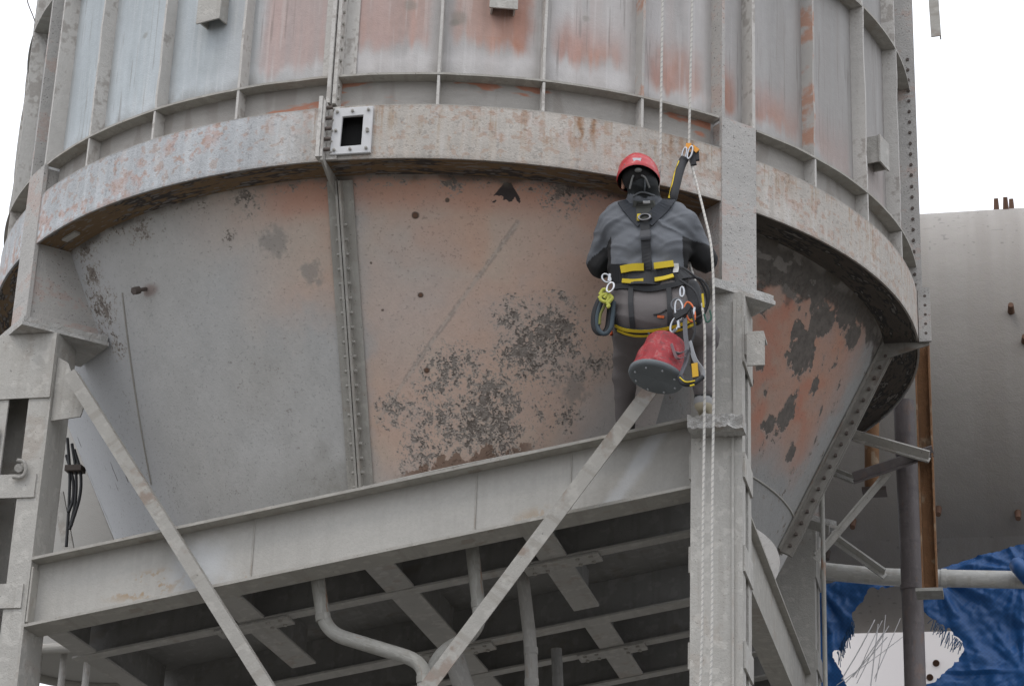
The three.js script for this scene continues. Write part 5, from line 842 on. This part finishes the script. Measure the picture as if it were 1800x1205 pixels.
  { // gear loops and pouch at the right hip
    const c = at(1225, 520, 2.9), o = thing('gear_pouch', 'black pouch and tangled gear loops on the worker\'s right hip', 'pouch', [c.x, c.y, c.z]);
    const g = nets(((f) => (x, y, z) => f(x, y, z) - 0.01 * (vn3(x * 22, y * 22, z * 22) - 0.5))(sdf([caps(at(1216, 505, 2.86), at(1224, 545, 2.86), 0.045, 0.05), caps(at(1224, 545, 2.86), at(1226, 562, 2.84), 0.05, 0.03)], 0.02)), at(1180, 600, 2.72), at(1262, 470, 3.0), 0.008); part('bag', g, dk, o);
    for (const pts of [[[1200, 470, 2.95], [1215, 480, 3.0], [1235, 500, 2.98], [1243, 530, 2.94], [1236, 560, 2.92]], [[1210, 488, 2.98], [1232, 490, 3.0], [1246, 512, 2.98], [1240, 548, 2.95], [1222, 560, 2.96]], [[1196, 492, 2.98], [1222, 512, 3.02], [1232, 540, 3.02]]]) part('cord', tube(pts.map(p => at(...p)), 0.007, 30, 6), dk, o);
    part('cord', tube([at(1238, 552, 2.97), at(1243, 566, 2.99), at(1250, 560, 2.97), at(1248, 545, 2.95)], 0.005, 20, 6), plain(0.03, 0.1, 0.07, 0.8), o);
    part('label_tab', bar(at(1235, 516, 3.0), at(1237, 540, 3.0), 0.012, 0.004, V(1, 0, 0.3)), yel, o);
  }
  { // rope sling on the left hip
    const c = at(1058, 545, 2.9), o = thing('rope_sling', 'black and green rope loop with a yellow knot on the worker\'s left hip', 'rope', [c.x, c.y, c.z]);
    for (const [dx, dz, r] of [[0, 0, 0.012], [5, 0.02, 0.013], [-3, -0.02, 0.011]]) part('loop', tube([[1064, 515], [1052, 532], [1045, 558], [1048, 580], [1058, 587], [1068, 578], [1072, 556], [1074, 530]].map(([x, y]) => at(x + dx, y, 2.9 + dz)), r, 50, 8), dz > 0 ? plain(0.05, 0.07, 0.085, 0.85) : dk, o);
    part('inner_cord', tube([[1066, 532], [1056, 552], [1054, 570]].map(([x, y]) => at(x, y, 2.93)), 0.008, 20, 6), plain(0.16, 0.17, 0.04, 0.8), o);
    const yg = plain(0.44, 0.45, 0.08, 0.8); for (const pts of [[[1054, 518], [1062, 508], [1070, 514], [1062, 524]], [[1052, 524], [1064, 517], [1076, 523], [1070, 532]], [[1058, 514], [1056, 526], [1066, 530], [1072, 518]], [[1066, 528], [1070, 538], [1067, 540]]]) part('knot', tube(pts.map(([x, y]) => at(x, y, 2.96)), 0.0105, 24, 8), yg, o);
  }
  { // red tool bag
    const top = at(1172, 598, 2.99), bot = at(1153, 664, 3.04), ax = bot.clone().sub(top).normalize(), o = thing('tool_bag', 'red conical tool bag with a dark riveted base hanging behind the worker\'s thighs', 'bag', [bot.x, bot.y, bot.z]);
    const T2 = bot.clone().addScaledVector(ax, -0.3), Q = new THREE.Quaternion().setFromUnitVectors(V(0, -1, 0), ax);
    const prof = [[0.148, 0], [0.15, 0.03], [0.139, 0.09], [0.126, 0.15], [0.118, 0.19], [0.112, 0.235], [0.09, 0.25], [0.03, 0.255]].map(p => new THREE.Vector2(...p)), g = new THREE.LatheGeometry(new THREE.SplineCurve(prof).getPoints(40), 64), p = g.attributes.position;
    for (let i = 0; i < p.count; i++) { const x = p.getX(i), y = p.getY(i), z = p.getZ(i), f = 1 + (y > 0.03 ? 0.13 * (vn3(x * 12, y * 16, z * 12) - 0.5) + 0.06 * (Math.abs(vn3(x * 20, y * 6, z * 20) * 2 - 1) - 0.5) : 0); p.setXYZ(i, x * f, y, z * f); } g.computeVertexNormals(); g.applyQuaternion(Q); g.translate(bot.x, bot.y, bot.z);
    part('bag_body', g, new THREE.MeshPhysicalMaterial({ map: colorTex(512, 256, (u, v) => { const n = fbm(u * 16, v * 8, 5, 951), f = fbm(u * 90, v * 40, 3, 955); let c = mul3([0.36, 0.017, 0.026], 0.8 + 0.5 * (n - 0.45)); c = mix3(c, [0.36, 0.16, 0.15], 0.4 * sst(0.52, 0.68, n * 0.5 + f * 0.5)); return mix3(c, [0.12, 0.03, 0.035], 0.6 * sst(0.6, 0.7, fbm(u * 30, v * 30, 3, 957))); }), roughness: 0.6, side: THREE.DoubleSide, bumpMap: fabT, bumpScale: 0.001 }), o);
    const bs2 = new THREE.LatheGeometry([[0.0001, -0.012], [0.135, -0.012], [0.150, -0.006], [0.156, 0.006], [0.155, 0.02], [0.15, 0.022]].map(p => new THREE.Vector2(...p)), 48); bs2.applyQuaternion(Q); bs2.translate(bot.x, bot.y, bot.z); part('base', bs2, std(colorTex(256, 256, (u, v) => mul3([0.13, 0.145, 0.155], 0.8 + 0.5 * fbm(u * 6, v * 6, 4, 921, 6))), 0.7, 0.002), o);
    for (let k = 0; k < 8; k++) { const a = k / 8 * Math.PI * 2 + 0.3, c = V(0.118 * Math.cos(a), -0.013, 0.118 * Math.sin(a)).applyQuaternion(Q).add(bot); part('rivet', new THREE.SphereGeometry(0.0075, 10, 6).translate(c.x, c.y, c.z), silver, o); }
    part('strap', tube([at(1140, 585, 3.0), at(1150, 600, 3.09), at(1160, 606, 3.11)], 0.006, 12, 6), dk, o);
  }
  // --- ropes and the descender ---
  const ropeT = colorTex(64, 64, (u, v) => { const s = Math.sin((u * 1 + v) * Math.PI * 2), b = Math.sin((u - v * 1) * Math.PI * 6); return s > 0.6 ? [0.37, 0.36, 0.34] : mul3([0.58, 0.56, 0.52], 0.9 + 0.1 * b); });
  const ropeM = new THREE.MeshStandardMaterial({ map: ropeT, roughness: 0.85 });
  const rope = (label, pts) => { const o = thing('rope', label, 'rope', [pts[0].x, pts[0].y, pts[0].z]); part('strand', tube(pts, 0.0074, pts.length * 14, 10, false, 0.034), ropeM, o); };
  const aX = 1.877, rz = 2.78;
  rope('left of the two white lifelines, passing behind the worker\'s helmet', [V(aX + 0.012, 11.2, rz + 0.04), V(aX + 0.006, 9.5, rz + 0.02), at(1165, 0, 2.79), at(1163, 120, 2.79), at(1160, 300, 2.77), at(1158, 345, 2.66), at(1185, 400, 2.62), at(1204, 435, 2.66), at(1216, 475, 2.74), at(1230, 520, 2.84), at(1238, 565, 2.98), at(1239, 640, 2.98), at(1236, 900, 2.98), at(1231, 1205, 2.98), V(2.0, 2.4, 2.98), V(2.0, 0.02, 2.98)]);
  rope('right white lifeline above the orange descender', [V(2.06, 11.2, 2.72), at(1217, 0, 2.70), at(1214, 130, 2.70), at(1211, 262, 2.70)]);
  rope('white rope below the descender passing over the worker\'s right arm', [at(1212, 276, 2.71), at(1222, 312, 2.74), at(1238, 375, 2.86), at(1250, 430, 2.94), at(1254, 490, 2.97), at(1255, 640, 2.98), at(1252, 900, 2.98), at(1249, 1205, 2.98), V(2.06, 2.4, 2.98), V(2.06, 0.02, 2.98)]);
  {
    const c = at(1213, 268, 2.72), o = thing('descender', 'orange and silver rope descender clipped on the right lifeline above the worker', 'descender', [c.x, c.y, c.z]);
    const or = plain(0.72, 0.3, 0.02, 0.35);
    part('plate', [bar(at(1211, 252, 2.725), at(1209, 274, 2.725), 0.03, 0.012, V(1, 0, 0))], or, o); part('handle', bar(at(1217, 258, 2.735), at(1227, 266, 2.735), 0.028, 0.016, V(0.3, 1, 0)), or, o);
    part('housing', [bar(at(1216, 268, 2.73), at(1220, 290, 2.73), 0.032, 0.02, V(1, 0.2, 0)), bar(at(1224, 264, 2.725), at(1225, 282, 2.725), 0.03, 0.02, V(1, 0, 0))], dk, o);
    part('carabiner_frame', ringG(at(1203, 270, 2.74), 0.012, 0.04, 0.006, -0.2), silver, o); part('carabiner_frame', ringG(at(1213, 268, 2.75), 0.012, 0.042, 0.006, -0.25), silver, o);
  }
  {
    const pts = [[1176, 372, 2.80], [1182, 350, 2.86], [1188, 325, 2.84], [1193, 305, 2.80], [1200, 285, 2.74], [1204, 278, 2.74]], o0 = at(1195, 310, 2.8), o = thing('lanyard', 'black lanyard with yellow edge from the worker\'s shoulder to the descender', 'lanyard', [o0.x, o0.y, o0.z]);
    part('sleeve', tube(pts.map(p => at(...p)), 0.027, 30, 10), dk, o); part('yellow_edge', tube(pts.map(([x, y, z]) => at(x - 5.5, y - 1, z + 0.018)).slice(1, 5), 0.0085, 24, 8), yel, o);
  }
}

renderer.render(scene, camera);
